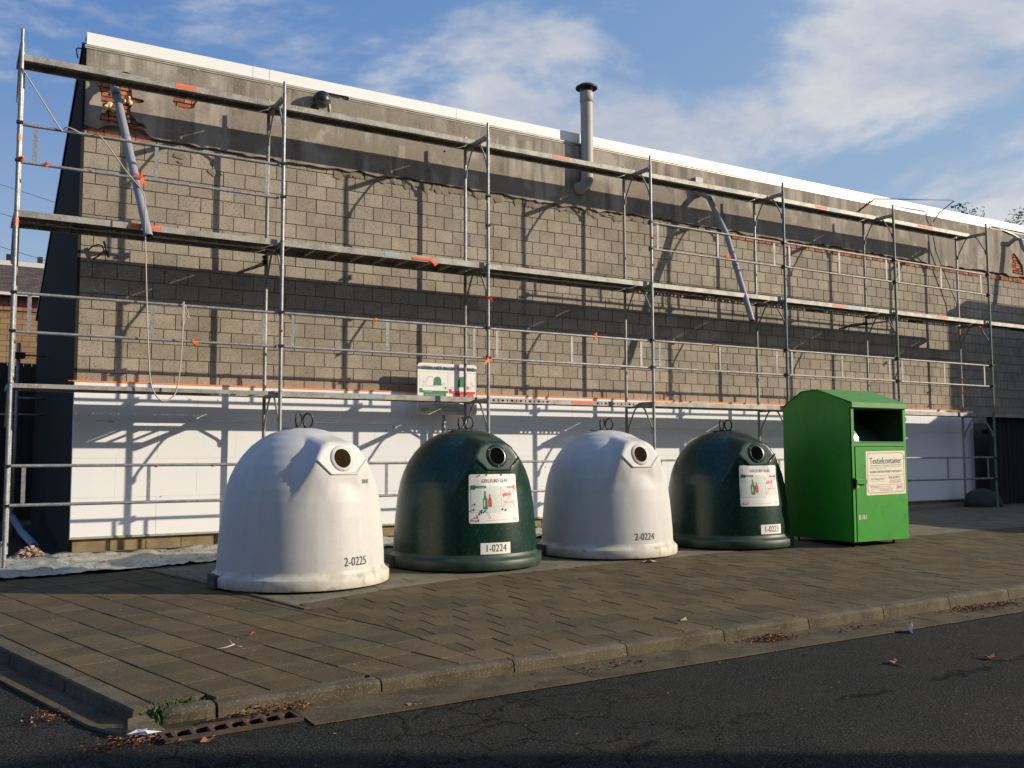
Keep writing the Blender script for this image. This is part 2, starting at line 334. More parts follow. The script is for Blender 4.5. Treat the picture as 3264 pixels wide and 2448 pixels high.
class Decal:
    """flat print: shapes given in metres (u right, v up), each layer a little above the one below"""
    def __init__(s, mapfn, seg=.04): s.mb = MB(); s.map = mapfn; s.seg = seg; s.lv = 0; s.mats = []
    def mi(s, m):
        if m not in s.mats: s.mats.append(m)
        return s.mats.index(m)
    def poly(s, pts, m, lv=None):
        s.mb.add([s.map(u, v, s.lv if lv is None else lv) for u, v in pts], [tuple(range(len(pts)))], s.mi(m)); return s
    def rect(s, u0, v0, u1, v1, m, lv=1):
        nu = max(1, int(abs(u1-u0)/s.seg)); nv = max(1, int(abs(v1-v0)/(s.seg*2.5)))
        vs = [s.map(u0+(u1-u0)*i/nu, v0+(v1-v0)*j/nv, lv) for j in range(nv+1) for i in range(nu+1)]
        fs = [(j*(nu+1)+i, j*(nu+1)+i+1, (j+1)*(nu+1)+i+1, (j+1)*(nu+1)+i) for j in range(nv) for i in range(nu)]
        s.mb.add(vs, fs, s.mi(m)); return s
    def rrect(s, u0, v0, u1, v1, r, m, lv=1):
        s.rect(u0+r, v0, u1-r, v1, m, lv); s.rect(u0, v0+r, u0+r, v1-r, m, lv); s.rect(u1-r, v0+r, u1, v1-r, m, lv)
        for cx_, cy_, a in ((u0+r, v0+r, PI), (u1-r, v0+r, 1.5*PI), (u1-r, v1-r, 0), (u0+r, v1-r, .5*PI)):
            pts = [(cx_, cy_)] + [(cx_+r*math.cos(a+k*PI/8), cy_+r*math.sin(a+k*PI/8)) for k in range(5)]
            s.poly(pts, m, lv)
        return s
    def frame(s, u0, v0, u1, v1, t, m, lv=2):
        s.rect(u0, v0, u1, v0+t, m, lv); s.rect(u0, v1-t, u1, v1, m, lv); s.rect(u0, v0+t, u0+t, v1-t, m, lv); s.rect(u1-t, v0+t, u1, v1-t, m, lv); return s
    def line(s, a, b, t, m, lv=3):
        n = max(1, int(math.hypot(b[0]-a[0], b[1]-a[1])/s.seg)); dx, dy = b[0]-a[0], b[1]-a[1]; l = math.hypot(dx, dy); nx, ny = -dy/l*t/2, dx/l*t/2
        for k in range(n):
            p = (a[0]+dx*k/n, a[1]+dy*k/n); q = (a[0]+dx*(k+1)/n, a[1]+dy*(k+1)/n)
            s.poly([(p[0]-nx, p[1]-ny), (q[0]-nx, q[1]-ny), (q[0]+nx, q[1]+ny), (p[0]+nx, p[1]+ny)], m, lv)
        return s
    def path(s, pts, t, m, lv=3, close=False):
        pp = pts + ([pts[0]] if close else [])
        for a, b in zip(pp, pp[1:]): s.line(a, b, t, m, lv)
        return s
    def text(s, body, u, v, size, m, lv=4, sx=1.0, mirror=False, w=None):
        vs, fs = text_geo(body, 1.0)
        if not vs: return s
        w0 = max(p[0] for p in vs)-min(p[0] for p in vs); k = size
        kx = w/w0 if w else size*sx
        s.mb.add([s.map(u+(-p[0] if mirror else p[0])*kx, v+p[1]*k, lv) for p in vs], fs, s.mi(m)); return s
    def build(s, name, parent): return s.mb.build(name, s.mats, parent, fixn=False)

# ------------------------------------------------------------------ ground, road
RZ = -.262
mb = MB(); 
# one sheet of asphalt out to the horizon
xs = [-400, -60, -12, -4, 0, 4, 8, 14, 22, 40, 90, 400]; ys = [-400, -60, -20, -14, -11, -9, -7.24, -5, 0, 8, 20, 60, 400]
mb.add([(x, y, RZ - .0035*max(0, -8-y if y > -14 else 0)) for y in ys for x in xs],
       [(j*len(xs)+i, j*len(xs)+i+1, (j+1)*len(xs)+i+1, (j+1)*len(xs)+i) for j in range(len(ys)-1) for i in range(len(xs)-1)])
road = struct(mb.build('road', M_ASPH))
KY = lambda x: -6.78 + .016*x                          # front edge of the kerb
LX = lambda y: .33 - .253*(y+6.63)                     # left edge of the pavement (top of left kerb)
# bedding under the slabs: body of the pavement
pav = struct(empty('pavement', (0, 0, 0)))
mb = MB(); n = 0
def bed(x, y): return (x, y, gz(x, y)-.022)
prev = None
yy = [-6.62, -5.6, -4.6, -3.6, -2.6, -1.6, -.6, .4, 1.4]
cols = [0.0, .04, .1, .2, .3, .45, .7, 1.0]
vs = []; 
for y in yy:
    x0 = LX(y)+.13
    for c in cols: vs.append(bed(x0 + (27-x0)*c, y if y > -6.6 else KY(x0+(27-x0)*c)+.13))
nc = len(cols)
mb.add(vs, [(j*nc+i, j*nc+i+1, (j+1)*nc+i+1, (j+1)*nc+i) for j in range(len(yy)-1) for i in range(nc-1)])
mb.build('joint_bed', M_JOINT, pav)
# yard ground to the left of and behind the paving
mb = MB(); mb.add([(-8, -1.2, -.118), (LX(-1.2)-.02, -1.2, -.116), (.9, 1.5, -.108), (.9, 30, -.1), (-8, 30, -.1)], [(0, 1, 2, 3, 4)])
struct(mb.build('yard_ground', M_JOINT))

# ------------------------------------------------------------------ paving slabs
slabs = []           # (x, y, rot, sx, sy, kind)
SL = .302
# zone A: rotated slabs left of the divider, joints running along the left kerb
ang = math.atan(.253)
dL = Vector((-math.sin(ang), math.cos(ang))); dR = Vector((math.cos(ang), math.sin(ang)))
oA = Vector((LX(-6.6)+.135, -6.6))
def divx(y):
    pts = [(-6.7, 2.52), (-5.3, 2.42), (-4.33, 2.14), (-2.41, 1.776), (-.6, 1.349), (1.3, .9)]
    for (y0, x0), (y1, x1) in zip(pts, pts[1:]):
        if y <= y1: return x0+(x1-x0)*(y-y0)/(y1-y0)
    return .9
for i in range(0, 10):
    for j in range(-3, 22):
        c = oA + dR*(i*SL+SL/2) + dL*(j*SL + SL/2)
        if c.y > -.75: continue
        if c.y - SL*.45 < KY(c.x)+.10 and not (i == 0): 
            pass
        slabs.append((c.x, c.y, ang, 'a'))
for j in range(0, 13):
    y = -6.5 + j*.308
    for i in range(0, 86):
        x = 1.70 + i*SL + (SL/2 if j % 2 else 0)
        slabs.append((x, y, 0, 'b'))
for j in range(0, 18):
    y = -3.70 + j*.305
    for i in range(0, 84):
        x = .7 + i*SL + (SL/2 if j % 2 else 0)
        slabs.append((x, y, 0, 'c'))
def strip_y(x):       # line where the dark paving meets the pale pad
    pts = [(0, -4.6), (2.45, -3.72), (3.2, -3.42), (4.2, -3.2), (7.4, -2.93), (10.4, -2.84), (30, -2.8)]
    for (x0, y0), (x1, y1) in zip(pts, pts[1:]):
        if x <= x1: return y0+(y1-y0)*(x-x0)/(x1-x0)
    return -2.8
HOLE = [(.40, -6.62), (.69, -6.40), (.74, -6.72), (.44, -6.85)]
def clip(poly, f):    # keep the side where f(x,y) > 0
    outp = []
    for k in range(len(poly)):
        a, b = poly[k], poly[(k+1) % len(poly)]; fa, fb = f(*a), f(*b)
        if fa > 0: outp.append(a)
        if (fa > 0) != (fb > 0):
            t = fa/(fa-fb); outp.append((a[0]+(b[0]-a[0])*t, a[1]+(b[1]-a[1])*t))
    return outp
full_me = {}
camxy = Vector((-.55, -12.16))
items = []
for (x, y, r, kind) in slabs:
    gx = SL/2-.0055; hy = (SL if kind == 'a' else .308 if kind == 'b' else .305)/2-.0015
    if kind == 'c': gx = SL/2-.003
    loc = [(-gx, -hy), (gx, -hy), (gx, hy), (-gx, hy)]
    cr, sr = math.cos(r), math.sin(r)
    poly = [(x+a*cr-b*sr, y+a*sr+b*cr) for a, b in loc]
    p0 = list(poly)
    poly = clip(poly, lambda a, b: b-(KY(a)+.125))
    if kind == 'a':
        poly = clip(poly, lambda a, b: divx(b)-a-.004) if poly else poly
        poly = clip(poly, lambda a, b: a-(LX(b)+.128)) if poly else poly
        poly = clip(poly, lambda a, b: -.72-b) if poly else poly
    elif kind == 'b':
        poly = clip(poly, lambda a, b: a-divx(b)-.004) if poly else poly
        poly = clip(poly, lambda a, b: strip_y(a)-.075-b) if poly else poly
    else:
        poly = clip(poly, lambda a, b: a-divx(b)-.012) if poly else poly
        poly = clip(poly, lambda a, b: b-strip_y(a)-.075) if poly else poly
    if len(poly) < 3: continue
    A = abs(sum(poly[k][0]*poly[(k+1) % len(poly)][1]-poly[(k+1) % len(poly)][0]*poly[k][1] for k in range(len(poly))))/2
    if A < .004: continue
    cxm = sum(p[0] for p in poly)/len(poly); cym = sum(p[1] for p in poly)/len(poly)
    if .36 < cxm < .72 and cym < -6.42 and cym > -6.9: continue     # the slab missing at the corner
    v3 = Vector((cxm, cym, gz(cxm, cym)))-cam.location
    d = v3.length; dep = v3.dot(fw); lat = v3.dot(rt)
    inview = dep > .5 and abs(lat/dep) < .60
    hid = False
    for bx, by in ((2.61, -2.57), (4.72, -2.2), (6.8, -2.2), (8.87, -2.25)):      # behind a bell
        if cym > by-.3 and abs((bx-camxy.x)/(by-camxy.y) - (cxm-camxy.x)/(cym-camxy.y)) < .09: hid = True
    items.append((A/(d**3) if inview and not hid else A/(d**3)*.01, poly, kind, (cxm, cym), A))
items.sort(key=lambda t: -t[0])
def slab_geo(mb, poly, cxy, tilt, dz, mi=0, o=(0, 0)):
    th = .035; n = len(poly); b = .0025
    cx_, cy_ = cxy
    def top(p, k): 
        q = (p[0]+(cx_-p[0])*k, p[1]+(cy_-p[1])*k)
        return (q[0]-o[0], q[1]-o[1], gz(*q)+dz+(q[0]-cx_)*tilt[0]+(q[1]-cy_)*tilt[1])
    t0 = [top(p, .012) for p in poly]; t1 = [(top(p, 0)[0], top(p, 0)[1], top(p, 0)[2]-b) for p in poly]; t2 = [(a, c_, z-th) for a, c_, z in t1]
    vs = t0+t1+t2; fs = [tuple(range(n))]
    for k in range(n):
        k2 = (k+1) % n; fs += [(n+k, n+k2, k2, k), (2*n+k, 2*n+k2, n+k2, n+k)]
    mb.add(vs, fs, mi)
rest = {'a': MB(), 'b': MB(), 'c': MB()}
RS = random.Random(3)
for idx, (sc_, poly, kind, cxy, A) in enumerate(items):
    tilt = (RS.gauss(0, .0045), RS.gauss(0, .0035)); dz = RS.gauss(0, .0012)
    mt = M_SLABP if kind == 'c' else M_SLAB
    if idx < 298:
        m1 = MB(); slab_geo(m1, poly, cxy, tilt, dz, 0, cxy)
        m1.build('paving_slab', mt, pav, (cxy[0], cxy[1], 0), fixn=False)
    else: slab_geo(rest[kind], poly, cxy, tilt, dz)
allr = MB()
for k, mi in (('a', 0), ('b', 0), ('c', 1)):
    r_ = rest[k]; allr.add(r_.v, r_.f, mi)
stuff(allr.build('paving_slab_field', [M_SLAB, M_SLABP], pav, fixn=False))
# concrete edging between dark paving and pale pad
mb = MB(); px = 2.1
while px < 26:
    x2 = px+.99; a = (px, strip_y(px)); b = (x2, strip_y(x2))
    m1 = MB(); vs = []
    for (x, y) in (a, b):
        for dy, dz in ((-.068, -.03), (-.066, .001), (.066, .003), (.068, -.03)): vs.append((x-a[0], y+dy-a[1], gz(x, y)+dz))
    m1.add(vs, [(0, 4, 5, 1), (1, 5, 6, 2), (2, 6, 7, 3), (0, 1, 2, 3), (4, 7, 6, 5)])
    m1.build('edging_stone', M_SLABP, pav, (a[0], a[1], 0)); px += 1.0
# raised edging on the divider behind the first bell
m1 = MB(); pts = [(1.32, -.62), (1.776, -2.414), (2.13, -4.2)]
for (xa, ya), (xb, yb) in zip(pts, pts[1:]):
    vs = []
    for x, y in ((xa, ya), (xb, yb)):
        for dx, dz in ((-.03, -.02), (-.028, .012), (.02, .012), (.022, -.02)): vs.append((x+dx, y, gz(x, y)+dz))
    m1.add(vs, [(0, 4, 5, 1), (1, 5, 6, 2), (2, 6, 7, 3), (0, 1, 2, 3), (4, 7, 6, 5)])
m1.build('edging_strip', M_KERB, pav)

# ------------------------------------------------------------------ kerbs and gutter
def kerb_stone(x0, x1, parent, chip=0, yf=KY, name='kerb_stone'):
    prof = [(0, -.11), (.0, -.022), (.008, -.008), (.02, 0), (.118, 0), (.12, -.1)]
    n = 7; vs = []
    for i in range(n):
        x = x0+(x1-x0)*i/(n-1); y = yf(x)
        for (dy, dz) in prof:
            j = R.gauss(0, .0016) if 0 < i < n-1 else 0
            e = .012 if i in (0, n-1) and dz > -.03 else 0
            vs.append((x-x0, y+dy+j+(e if dy < .03 else 0)-yf(x0), gz(x, y)+dz-e*.5+(j if dz > -.1 else 0)))
    k = len(prof); fs = [(i*k+j, (i+1)*k+j, (i+1)*k+j+1, i*k+j+1) for i in range(n-1) for j in range(k-1)]
    fs += [tuple(range(k)), tuple((n-1)*k+j for j in reversed(range(k)))]
    m1 = MB(); m1.add(vs, fs); return m1.build(name, M_KERB, parent, (x0, yf(x0), 0))
kerb = struct(empty('kerb', (0, 0, 0)))
xk = .768
kerb_stone(.768, 1.738, kerb)
for k in range(26):
    a = 1.75 + k*.945 + (0 if k else 0); kerb_stone(a, a+.935, kerb)
kerb_stone(.475, .752, kerb)
# left kerb: a flat edging with its face to the driveway
def lk(y0, y1):
    vs = []; n = 5
    for i in range(n):
        y = y0+(y1-y0)*i/(n-1); x = LX(y)
        for dx, dz in ((-.012, -.17), (0, -.012), (.01, 0), (.122, .002), (.124, -.1)):
            vs.append((x+dx+R.gauss(0, .001)-LX(y0), y-y0, gz(x, y)+dz))
    k = 5; m1 = MB(); m1.add(vs, [(i*k+j, (i+1)*k+j, (i+1)*k+j+1, i*k+j+1) for i in range(n-1) for j in range(k-1)]+[tuple(range(k)), tuple((n-1)*k+j for j in reversed(range(k)))])
    m1.build('kerb_stone', M_KERB, kerb, (LX(y0), y0, 0))
lk(-6.66, -5.72); lk(-5.705, -4.72); lk(-4.705, -3.72); lk(-3.705, -2.72); lk(-2.705, -1.72); lk(-1.705, -.7)
# gutter strip of concrete along the front kerb, in cast lengths
gut = struct(empty('gutter', (0, 0, 0)))
gx = 1.16
def gutter_piece(x0, x1):
    vs = []; n = 4
    for i in range(n):
        x = x0+(x1-x0)*i/(n-1)
        for dy, z in ((-.43, RZ+.006), (-.425, RZ+.010), (-.05, RZ+.004), (.01, RZ+.012)):
            vs.append((x-x0, KY(x)+dy-KY(x0), z+R.gauss(0, .0008)+.004*(x*.05)))
    m1 = MB(); m1.add(vs, [(i*4+j, (i+1)*4+j, (i+1)*4+j+1, i*4+j+1) for i in range(n-1) for j in range(3)]); m1.build('gutter_slab', M_GUTTER, gut, (x0, KY(x0), 0), fixn=False)
x = .40
x = 1.165
while x < 27:
    l = R.choice((1.6, 2.1, 1.9)); gutter_piece(x+.004, x+l-.004); x += l
# driveway gutter on the left: strip + low rim
m1 = MB(); vs = []
LN = [(-7.02, .0), (-6.6, 0), (-5.6, 0), (-4.6, 0), (-3.4, 0), (-1.4, 0)]
for y, _ in LN:
    x = LX(y)
    for dx, z in ((-.205, RZ+.004), (-.20, RZ+.020), (-.155, RZ+.020), (-.145, RZ+.007), (.0, RZ+.005)):
        vs.append((x+dx+(.06 if y < -6.9 else 0)+R.gauss(0, .004), y+(.06 if y < -6.9 else 0), z))
    
m1.add(vs, [(i*5+j, (i+1)*5+j, (i+1)*5+j+1, i*5+j+1) for i in range(len(LN)-1) for j in range(4)])
m1.build('driveway_rim', M_GUTTER, gut)
# soil in the hole left by the missing slab, the concrete that shows in it
m1 = MB(); m1.add([(.36, -6.40, -.245), (.74, -6.34, -.245), (.80, -6.72, -.25), (.46, -6.95, -.255), (.28, -6.78, -.255)], [(0, 1, 2, 3, 4)]); m1.build('soil_bed', M_JOINT, pav)
def rock(mb, c, s, n=9, seed=0, mi=0):
    rr = random.Random(seed); bm = bmesh.new()
    for _ in range(n): 
        v = Vector((rr.gauss(0, 1), rr.gauss(0, 1), rr.gauss(0, 1))).normalized(); bm.verts.new((c[0]+v.x*s[0], c[1]+v.y*s[1], c[2]+v.z*s[2]))
    r = bmesh.ops.convex_hull(bm, input=bm.verts); 
    bm.verts.ensure_lookup_table(); used = [v for v in bm.verts if v.link_faces]; ix = {v: i for i, v in enumerate(used)}
    mb.add([v.co[:] for v in used], [tuple(ix[v] for v in f.verts) for f in bm.faces], mi); bm.free()
m1 = MB()
m1.add([(-.06, .05, 0), (.07, .09, 0), (.13, -.10, 0), (-.01, -.15, 0), (-.10, -.08, 0),
        (-.05, .03, .075), (.05, .06, .07), (.085, -.07, .035), (-.0, -.10, .04), (-.07, -.05, .05)],
       [(0, 1, 2, 3, 4)[::-1], (5, 6, 7, 8, 9), (0, 1, 6, 5), (1, 2, 7, 6), (2, 3, 8, 7), (3, 4, 9, 8), (4, 0, 5, 9)])
o = m1.build('broken_kerb_piece', M_KERB, None, (.345, -6.84, RZ+.004)); o.rotation_euler = (.06, -.05, .1)
tag(o, 'broken lump of kerb lying loose at the pavement corner', 'kerb piece')
# grass growing in the hole
gb = MB(); rg = random.Random(5)
for k in range(420):
    x = rg.uniform(.40, .70); y = -6.68+(x-.4)*.35+rg.gauss(0, .055); h = rg.uniform(.025, .085); a = rg.uniform(0, 2*PI); w = .003
    z = -.248; lx, ly = rg.gauss(0, .025), rg.gauss(0, .025)
    gb.add([(x-w*math.cos(a), y-w*math.sin(a), z), (x+w*math.cos(a), y+w*math.sin(a), z), (x+lx*.5, y+ly*.5, z+h*.7), (x+lx*1.3, y+ly*1.3, z+h)], [(0, 1, 2), (0, 2, 3)])
o = stuff(gb.build('grass_tuft', M_GRASS, None, fixn=False)); tag(o, 'green grass growing in the gap of a missing slab at the corner', 'grass')
# iron drain grate in the gutter
gr = tag(empty('drain_grate', (.42, -7.10, RZ+.004)), 'rusty cast iron drain grate with curved ribs set beside the kerb', 'drain'); gr.rotation_euler = (0, 0, .05)
GL = .73; m1 = MB()
m1.box(0, GL, -.012, .012, 0, .02); m1.box(0, GL, .155, .175, 0, .02); m1.box(0, .022, .012, .155, 0, .0195); m1.box(GL-.022, GL, .012, .155, 0, .0195); m1.build('grate_frame', M_IRON, gr)
m1 = MB(); m1.box(.022, GL-.022, .012, .155, -.002, .003); m1.build('grate_pit', M_HOLE, gr)
ribm = None
for k in range(7):
    if ribm is None:
        m1 = MB(); n = 8; vs = []
        for i in range(n+1):
            t = i/n; xx = -.028*math.sin(t*PI)*1.0+.03*t; hh = .010+.022*math.sin(t*PI)
            for dx, z in ((-.012, .003), (-.010, hh), (.012, hh*.92), (.026, .003)): vs.append((xx+dx, .013+t*.140, z))
        m1.add(vs, [(i*4+j, (i+1)*4+j, (i+1)*4+j+1, i*4+j+1) for i in range(n) for j in range(3)]); ribm = m1.mesh('grate_rib', M_IRON)
    link('grate_rib', ribm, gr, (.07+k*.094, 0, 0))

# ------------------------------------------------------------------ the building
WY = 1.10; BX0, BX1 = .80, 27.0
bld = tag(empty('workshop_building', (BX0, WY, -.1)), 'long grey concrete block workshop being clad with white insulation', 'building')
def bp(name, mb, mats, **k):
    o = mb.build(name, mats, bld, **k); o.matrix_parent_inverse = Matrix.Translation((-BX0, -WY, .1)); return o
roofz = lambda y: 6.60-.41*(y-1.1)
m1 = MB(); m1.prism([(WY+.012, -.3), (WY+.012, 6.55), (7.6, roofz(7.6)-.06), (7.6, -.3)], 'x', BX0+.004, BX1, 0); bp('wall_core', m1, M_MORTAR)
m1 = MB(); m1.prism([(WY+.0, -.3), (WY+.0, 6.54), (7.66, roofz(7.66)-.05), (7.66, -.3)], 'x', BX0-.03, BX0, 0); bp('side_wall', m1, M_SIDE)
m1 = MB(); m1.prism([(1.16, 6.60), (1.16, 6.66), (7.95, roofz(7.95)+.04), (7.95, roofz(7.95)-.02)], 'x', BX0-.05, BX1, 0); bp('roof', m1, M_BLACK)
# concrete blocks
CH = .2075; BW = .302; J = .009
bm_full = None
def block_mesh(w, h=CH):
    m1 = MB(); a, b, c, d = J/2, w-J/2, J/2, h-J/2; e = .004
    m1.add([(a, .014, c), (b, .014, c), (b, .014, d), (a, .014, d), (a, e, c), (b, e, c), (b, e, d), (a, e, d), (a+e, 0, c+e), (b-e, 0, c+e), (b-e, 0, d-e), (a+e, 0, d-e)],
           [(0, 1, 5, 4), (1, 2, 6, 5), (2, 3, 7, 6), (3, 0, 4, 7), (4, 5, 9, 8), (5, 6, 10, 9), (6, 7, 11, 10), (7, 4, 8, 11), (8, 9, 10, 11)])
    return m1
bms = {}
blocks = []
for r_ in range(-1, 17):
    z = 2.055 + r_*CH
    if z+CH > 5.46: hh = 5.46-z
    else: hh = CH
    if hh < .05: continue
    x = BX0; first = True
    off = (.151 if r_ % 2 else .302)
    while x < BX1:
        w = off if first else BW; first = False
        blocks.append((x, z, round(min(w, BX1-x), 3), round(hh, 3))); x += w
def bscore(b): 
    x, z = b[0], b[1]; vis = 1 if z > 2.1 and x < 20.5 else .05
    return -vis/((x+.55)**2+13.2**2)**1.0
blocks.sort(key=bscore)
brest = MB()
RB = random.Random(9)
for i, (x, z, w, h) in enumerate(blocks):
    dy = RB.gauss(0, .0012)
    if i < 298:
        if (w, h) not in bms: bms[(w, h)] = block_mesh(w, h).mesh('concrete_block', M_BLOCK, fixn=False)
        o = link('concrete_block', bms[(w, h)], bld, (x-BX0, dy, z+.1))
    else:
        g_ = block_mesh(w, h); brest.add([(a+x, b+WY+dy, c+z) for a, b, c in g_.v], g_.f)
o = bp('concrete_block_field', brest, M_BLOCK, fixn=False); stuff(o)
# plinth below the insulation
px = BX0; 
while px < 19.4:
    m1 = MB(); g_ = block_mesh(.445, .19); m1.add([(a+px, b+1.05, c-.065) for a, b, c in g_.v], g_.f); bp('plinth_block', m1, M_BLOCK2 if False else mat('plinth_block_stone', (.30, .23, .12), .95, var=.12, ndark=(.20, .155, .09), nscale=5, nmix=.9, speck=(.12, .09, .05), speckscale=60, speckamt=.6, bump=.004, bscale=50), fixn=False); px += .445
m1 = MB(); m1.box(BX0, 19.4, 1.064, 1.099, -.3, .135); bp('plinth_core', m1, M_MORTAR)
m1 = MB(); 
vs = []; n = 60
for i in range(n+1):
    x = BX0+18.6*i/n
    for y, z in ((.93, -.12), (.95+R.gauss(0, .006), -.045+R.gauss(0, .006)), (1.06, -.04+R.gauss(0, .006))): vs.append((x, y, z+.0055*x))
m1.add(vs, [(i*3+j, (i+1)*3+j, (i+1)*3+j+1, i*3+j+1) for i in range(n) for j in range(2)]); bp('footing', m1, M_PATCH)
# rendered concrete band with broken-away holes: outline sheet with ragged lower edge
def render_sheet():
    bm = bmesh.new(); rr = random.Random(21)
    outer = []
    x = BX0
    outer.append((BX0, 6.54)); outer.append((BX1, 6.54))
    x = BX1
    while x > BX0+.05:
        base = 5.47 + .02*math.sin(x*1.3) + (.09 if 1.0 < x < 1.62 else 0)
        outer.append((x, base+rr.gauss(0, .014))); x -= rr.uniform(.07, .17)
    outer.append((BX0, 5.52))
    h1 = [(1.126, 6.30), (1.30, 6.33), (1.509, 6.262), (1.521, 6.199), (1.43, 6.17), (1.364, 6.124), (1.377, 5.997), (1.526, 5.983), (1.522, 5.949), (1.43, 5.915), (1.389, 5.902), (1.355, 5.83), (1.363, 5.757), (1.42, 5.71), (1.444, 5.664), (1.524, 5.657), (1.575, 5.602), (1.53, 5.585), (1.2, 5.59), (.97, 5.60), (1.0, 5.70), (1.023, 5.769), (.995, 5.87), (.989, 5.974), (.928, 6.09), (.95, 6.2), (1.0, 6.26)]
    h2 = [(1.979, 6.214), (2.1, 6.24), (2.22, 6.229), (2.215, 6.18), (2.243, 6.121), (2.2, 6.06), (2.182, 5.998), (2.1, 5.965), (2.016, 5.956), (1.96, 5.985), (1.933, 5.973), (1.899, 6.04), (1.905, 6.10), (1.95, 6.13)]
    h3 = [(21.506, 5.984), (21.60, 6.05), (21.75, 5.94), (21.94, 5.762), (21.96, 5.60), (21.944, 5.51), (21.7, 5.515), (21.497, 5.535), (21.46, 5.7), (21.49, 5.85)]
    h4 = [(6.04, 6.02), (6.075, 6.045), (6.09, 6.02), (6.06, 6.0)]
    edges = []; rings = []
    for ring in (outer, h1, h2, h3, h4):
        v = [bm.verts.new((a, 0, b)) for a, b in ring]; rings.append(v)
        for k in range(len(v)): edges.append(bm.edges.new((v[k], v[(k+1) % len(v)])))
    bmesh.ops.triangle_fill(bm, edges=edges, use_beauty=True, use_dissolve=False)
    ex = bmesh.ops.extrude_face_region(bm, geom=list(bm.faces))
    for g in ex['geom']:
        if isinstance(g, bmesh.types.BMVert): g.co.y -= .045
    bmesh.ops.recalc_face_normals(bm, faces=bm.faces)
    bm.verts.ensure_lookup_table()
    me = bpy.data.meshes.new('rendered_band'); bm.to_mesh(me); bm.free(); me.materials.append(M_PLASTER); return me
o = link('rendered_band', render_sheet(), bld, (-BX0, WY-.003-WY, .1)); o.location = (-BX0, -.003, .1)
# bricks behind the broken render and the brick course under it
brs = {}
def brick(x0, x1, y0, y1, z0, z1):
    k = (round(x1-x0, 3), round(y1-y0, 3), round(z1-z0, 3))
    if k not in brs:
        a, b, c = k; e = .004
        m1 = MB(); m1.add([(0, b, 0), (a, b, 0), (a, b, c), (0, b, c), (0, e, 0), (a, e, 0), (a, e, c), (0, e, c), (e, 0, e), (a-e, 0, e), (a-e, 0, c-e), (e, 0, c-e)],
           [(0, 1, 5, 4), (1, 2, 6, 5), (2, 3, 7, 6), (3, 0, 4, 7), (4, 5, 9, 8), (5, 6, 10, 9), (6, 7, 11, 10), (7, 4, 8, 11), (8, 9, 10, 11)])
        brs[k] = m1.mesh('brick', M_BRICK, fixn=False)
    return link('brick', brs[k], bld, (x0-BX0, y0-WY, z0+.1))
rr = random.Random(4)
def brick_field(x0, x1, z0, z1, yb=1.078):
    z = z0; k = 0
    while z < z1:
        x = x0 - (.1 if k % 2 else 0)
        while x < x1:
            w = rr.choice((.185, .185, .09)); 
            if x+w > x0+.02: brick(max(x, x0), min(x+w, x1), yb+rr.uniform(-.008, .010), 1.112, z, z+.052)
            x += w+.011
        z += .063; k += 1
brick_field(.90, 1.62, 5.575, 6.33); brick_field(1.86, 2.28, 5.93, 6.26); brick_field(21.4, 22.0, 5.5, 6.06)
z = 5.345
for k in range(2):
    x = .85
    while x < 1.6:
        brick(x, x+.185, 1.088, 1.112, 5.395+k*.062, 5.395+k*.062+.052) if k else brick(x, x+.185, 1.088, 1.112, 5.40, 5.452); x += .197
x = 12.3
while x < 26.5:
    brick(x, x+.165, 1.082+rr.uniform(-.004, .006), 1.112, 5.335+rr.uniform(-.004, .004), 5.43); x += .178
# blobs of foam and mortar patches
fo = MB()
for (x, z, s) in ((1.05, 5.80, .05), (1.10, 5.83, .05), (1.13, 5.79, .04), (1.02, 5.74, .03), (1.33, 5.98, .03), (1.35, 5.92, .035), (1.33, 5.72, .025), (1.33, 5.66, .03), (1.12, 6.0, .025), (1.11, 6.06, .02), (1.28, 5.93, .022)):
    rock(fo, (x, 1.062, z), (s, .025, s*1.2), 12, int(x*1000+z*10))
stuff(bp('foam_filler', fo, M_FOAM))
pt = MB(); rp = random.Random(8)
x = 4.3
while x < 12.4:
    w = rp.uniform(.1, .3); h = rp.uniform(.04, .12); rock(pt, (x, 1.094, 5.45-h*.4), (w*.6, .014, h), 12, int(x*100)); x += w*.8
for xx, zz, w in ((2.0, 5.30, .10), (2.05, 5.22, .07), (2.5, 5.14, .12), (4.0, 5.60, .05), (4.1, 5.62, .08)): rock(pt, (xx, 1.092, zz), (w, .008, w*.5), 12, int(xx*70))
stuff(bp('mortar_smear', pt, M_PATCH))
# insulation boards
IY = 1.01
bwid = 1.028
rows = [(.150, .645, .0), (.645, 1.148, .515), (1.148, 1.638, .0), (1.638, 2.135, .515)]
RI = random.Random(2)
for (z0, z1, off) in rows:
    x = .772; first = True
    end = 19.62
    while x < end-.05:
        w = (bwid-off if off else bwid) if first else bwid
        if first: first = False
        x1 = min(x+w, end); dy = RI.gauss(0, .0006)
        m1 = MB(); e = .0007; a, b, c, d = x+e, x1-e, z0+e, z1-e
        y0 = IY+dy; ch = .0013
        m1.add([(a, 1.097, c), (b, 1.097, c), (b, 1.097, d), (a, 1.097, d), (a, y0+ch, c), (b, y0+ch, c), (b, y0+ch, d), (a, y0+ch, d), (a+ch, y0, c+ch), (b-ch, y0, c+ch), (b-ch, y0, d-ch), (a+ch, y0, d-ch)],
               [(0, 1, 5, 4), (1, 2, 6, 5), (2, 3, 7, 6), (3, 0, 4, 7), (4, 5, 9, 8), (5, 6, 10, 9), (6, 7, 11, 10), (7, 4, 8, 11), (8, 9, 10, 11)])
        bp('insulation_board', m1, M_INS, fixn=False); x = x1
m1 = MB(); m1.box(.75, 19.6, 1.004, 1.012, 2.130, 2.148); m1.box(.70, 19.6, 1.012, 1.10, 2.137, 2.1445); bp('orange_edge_strip', m1, M_ORANGE)
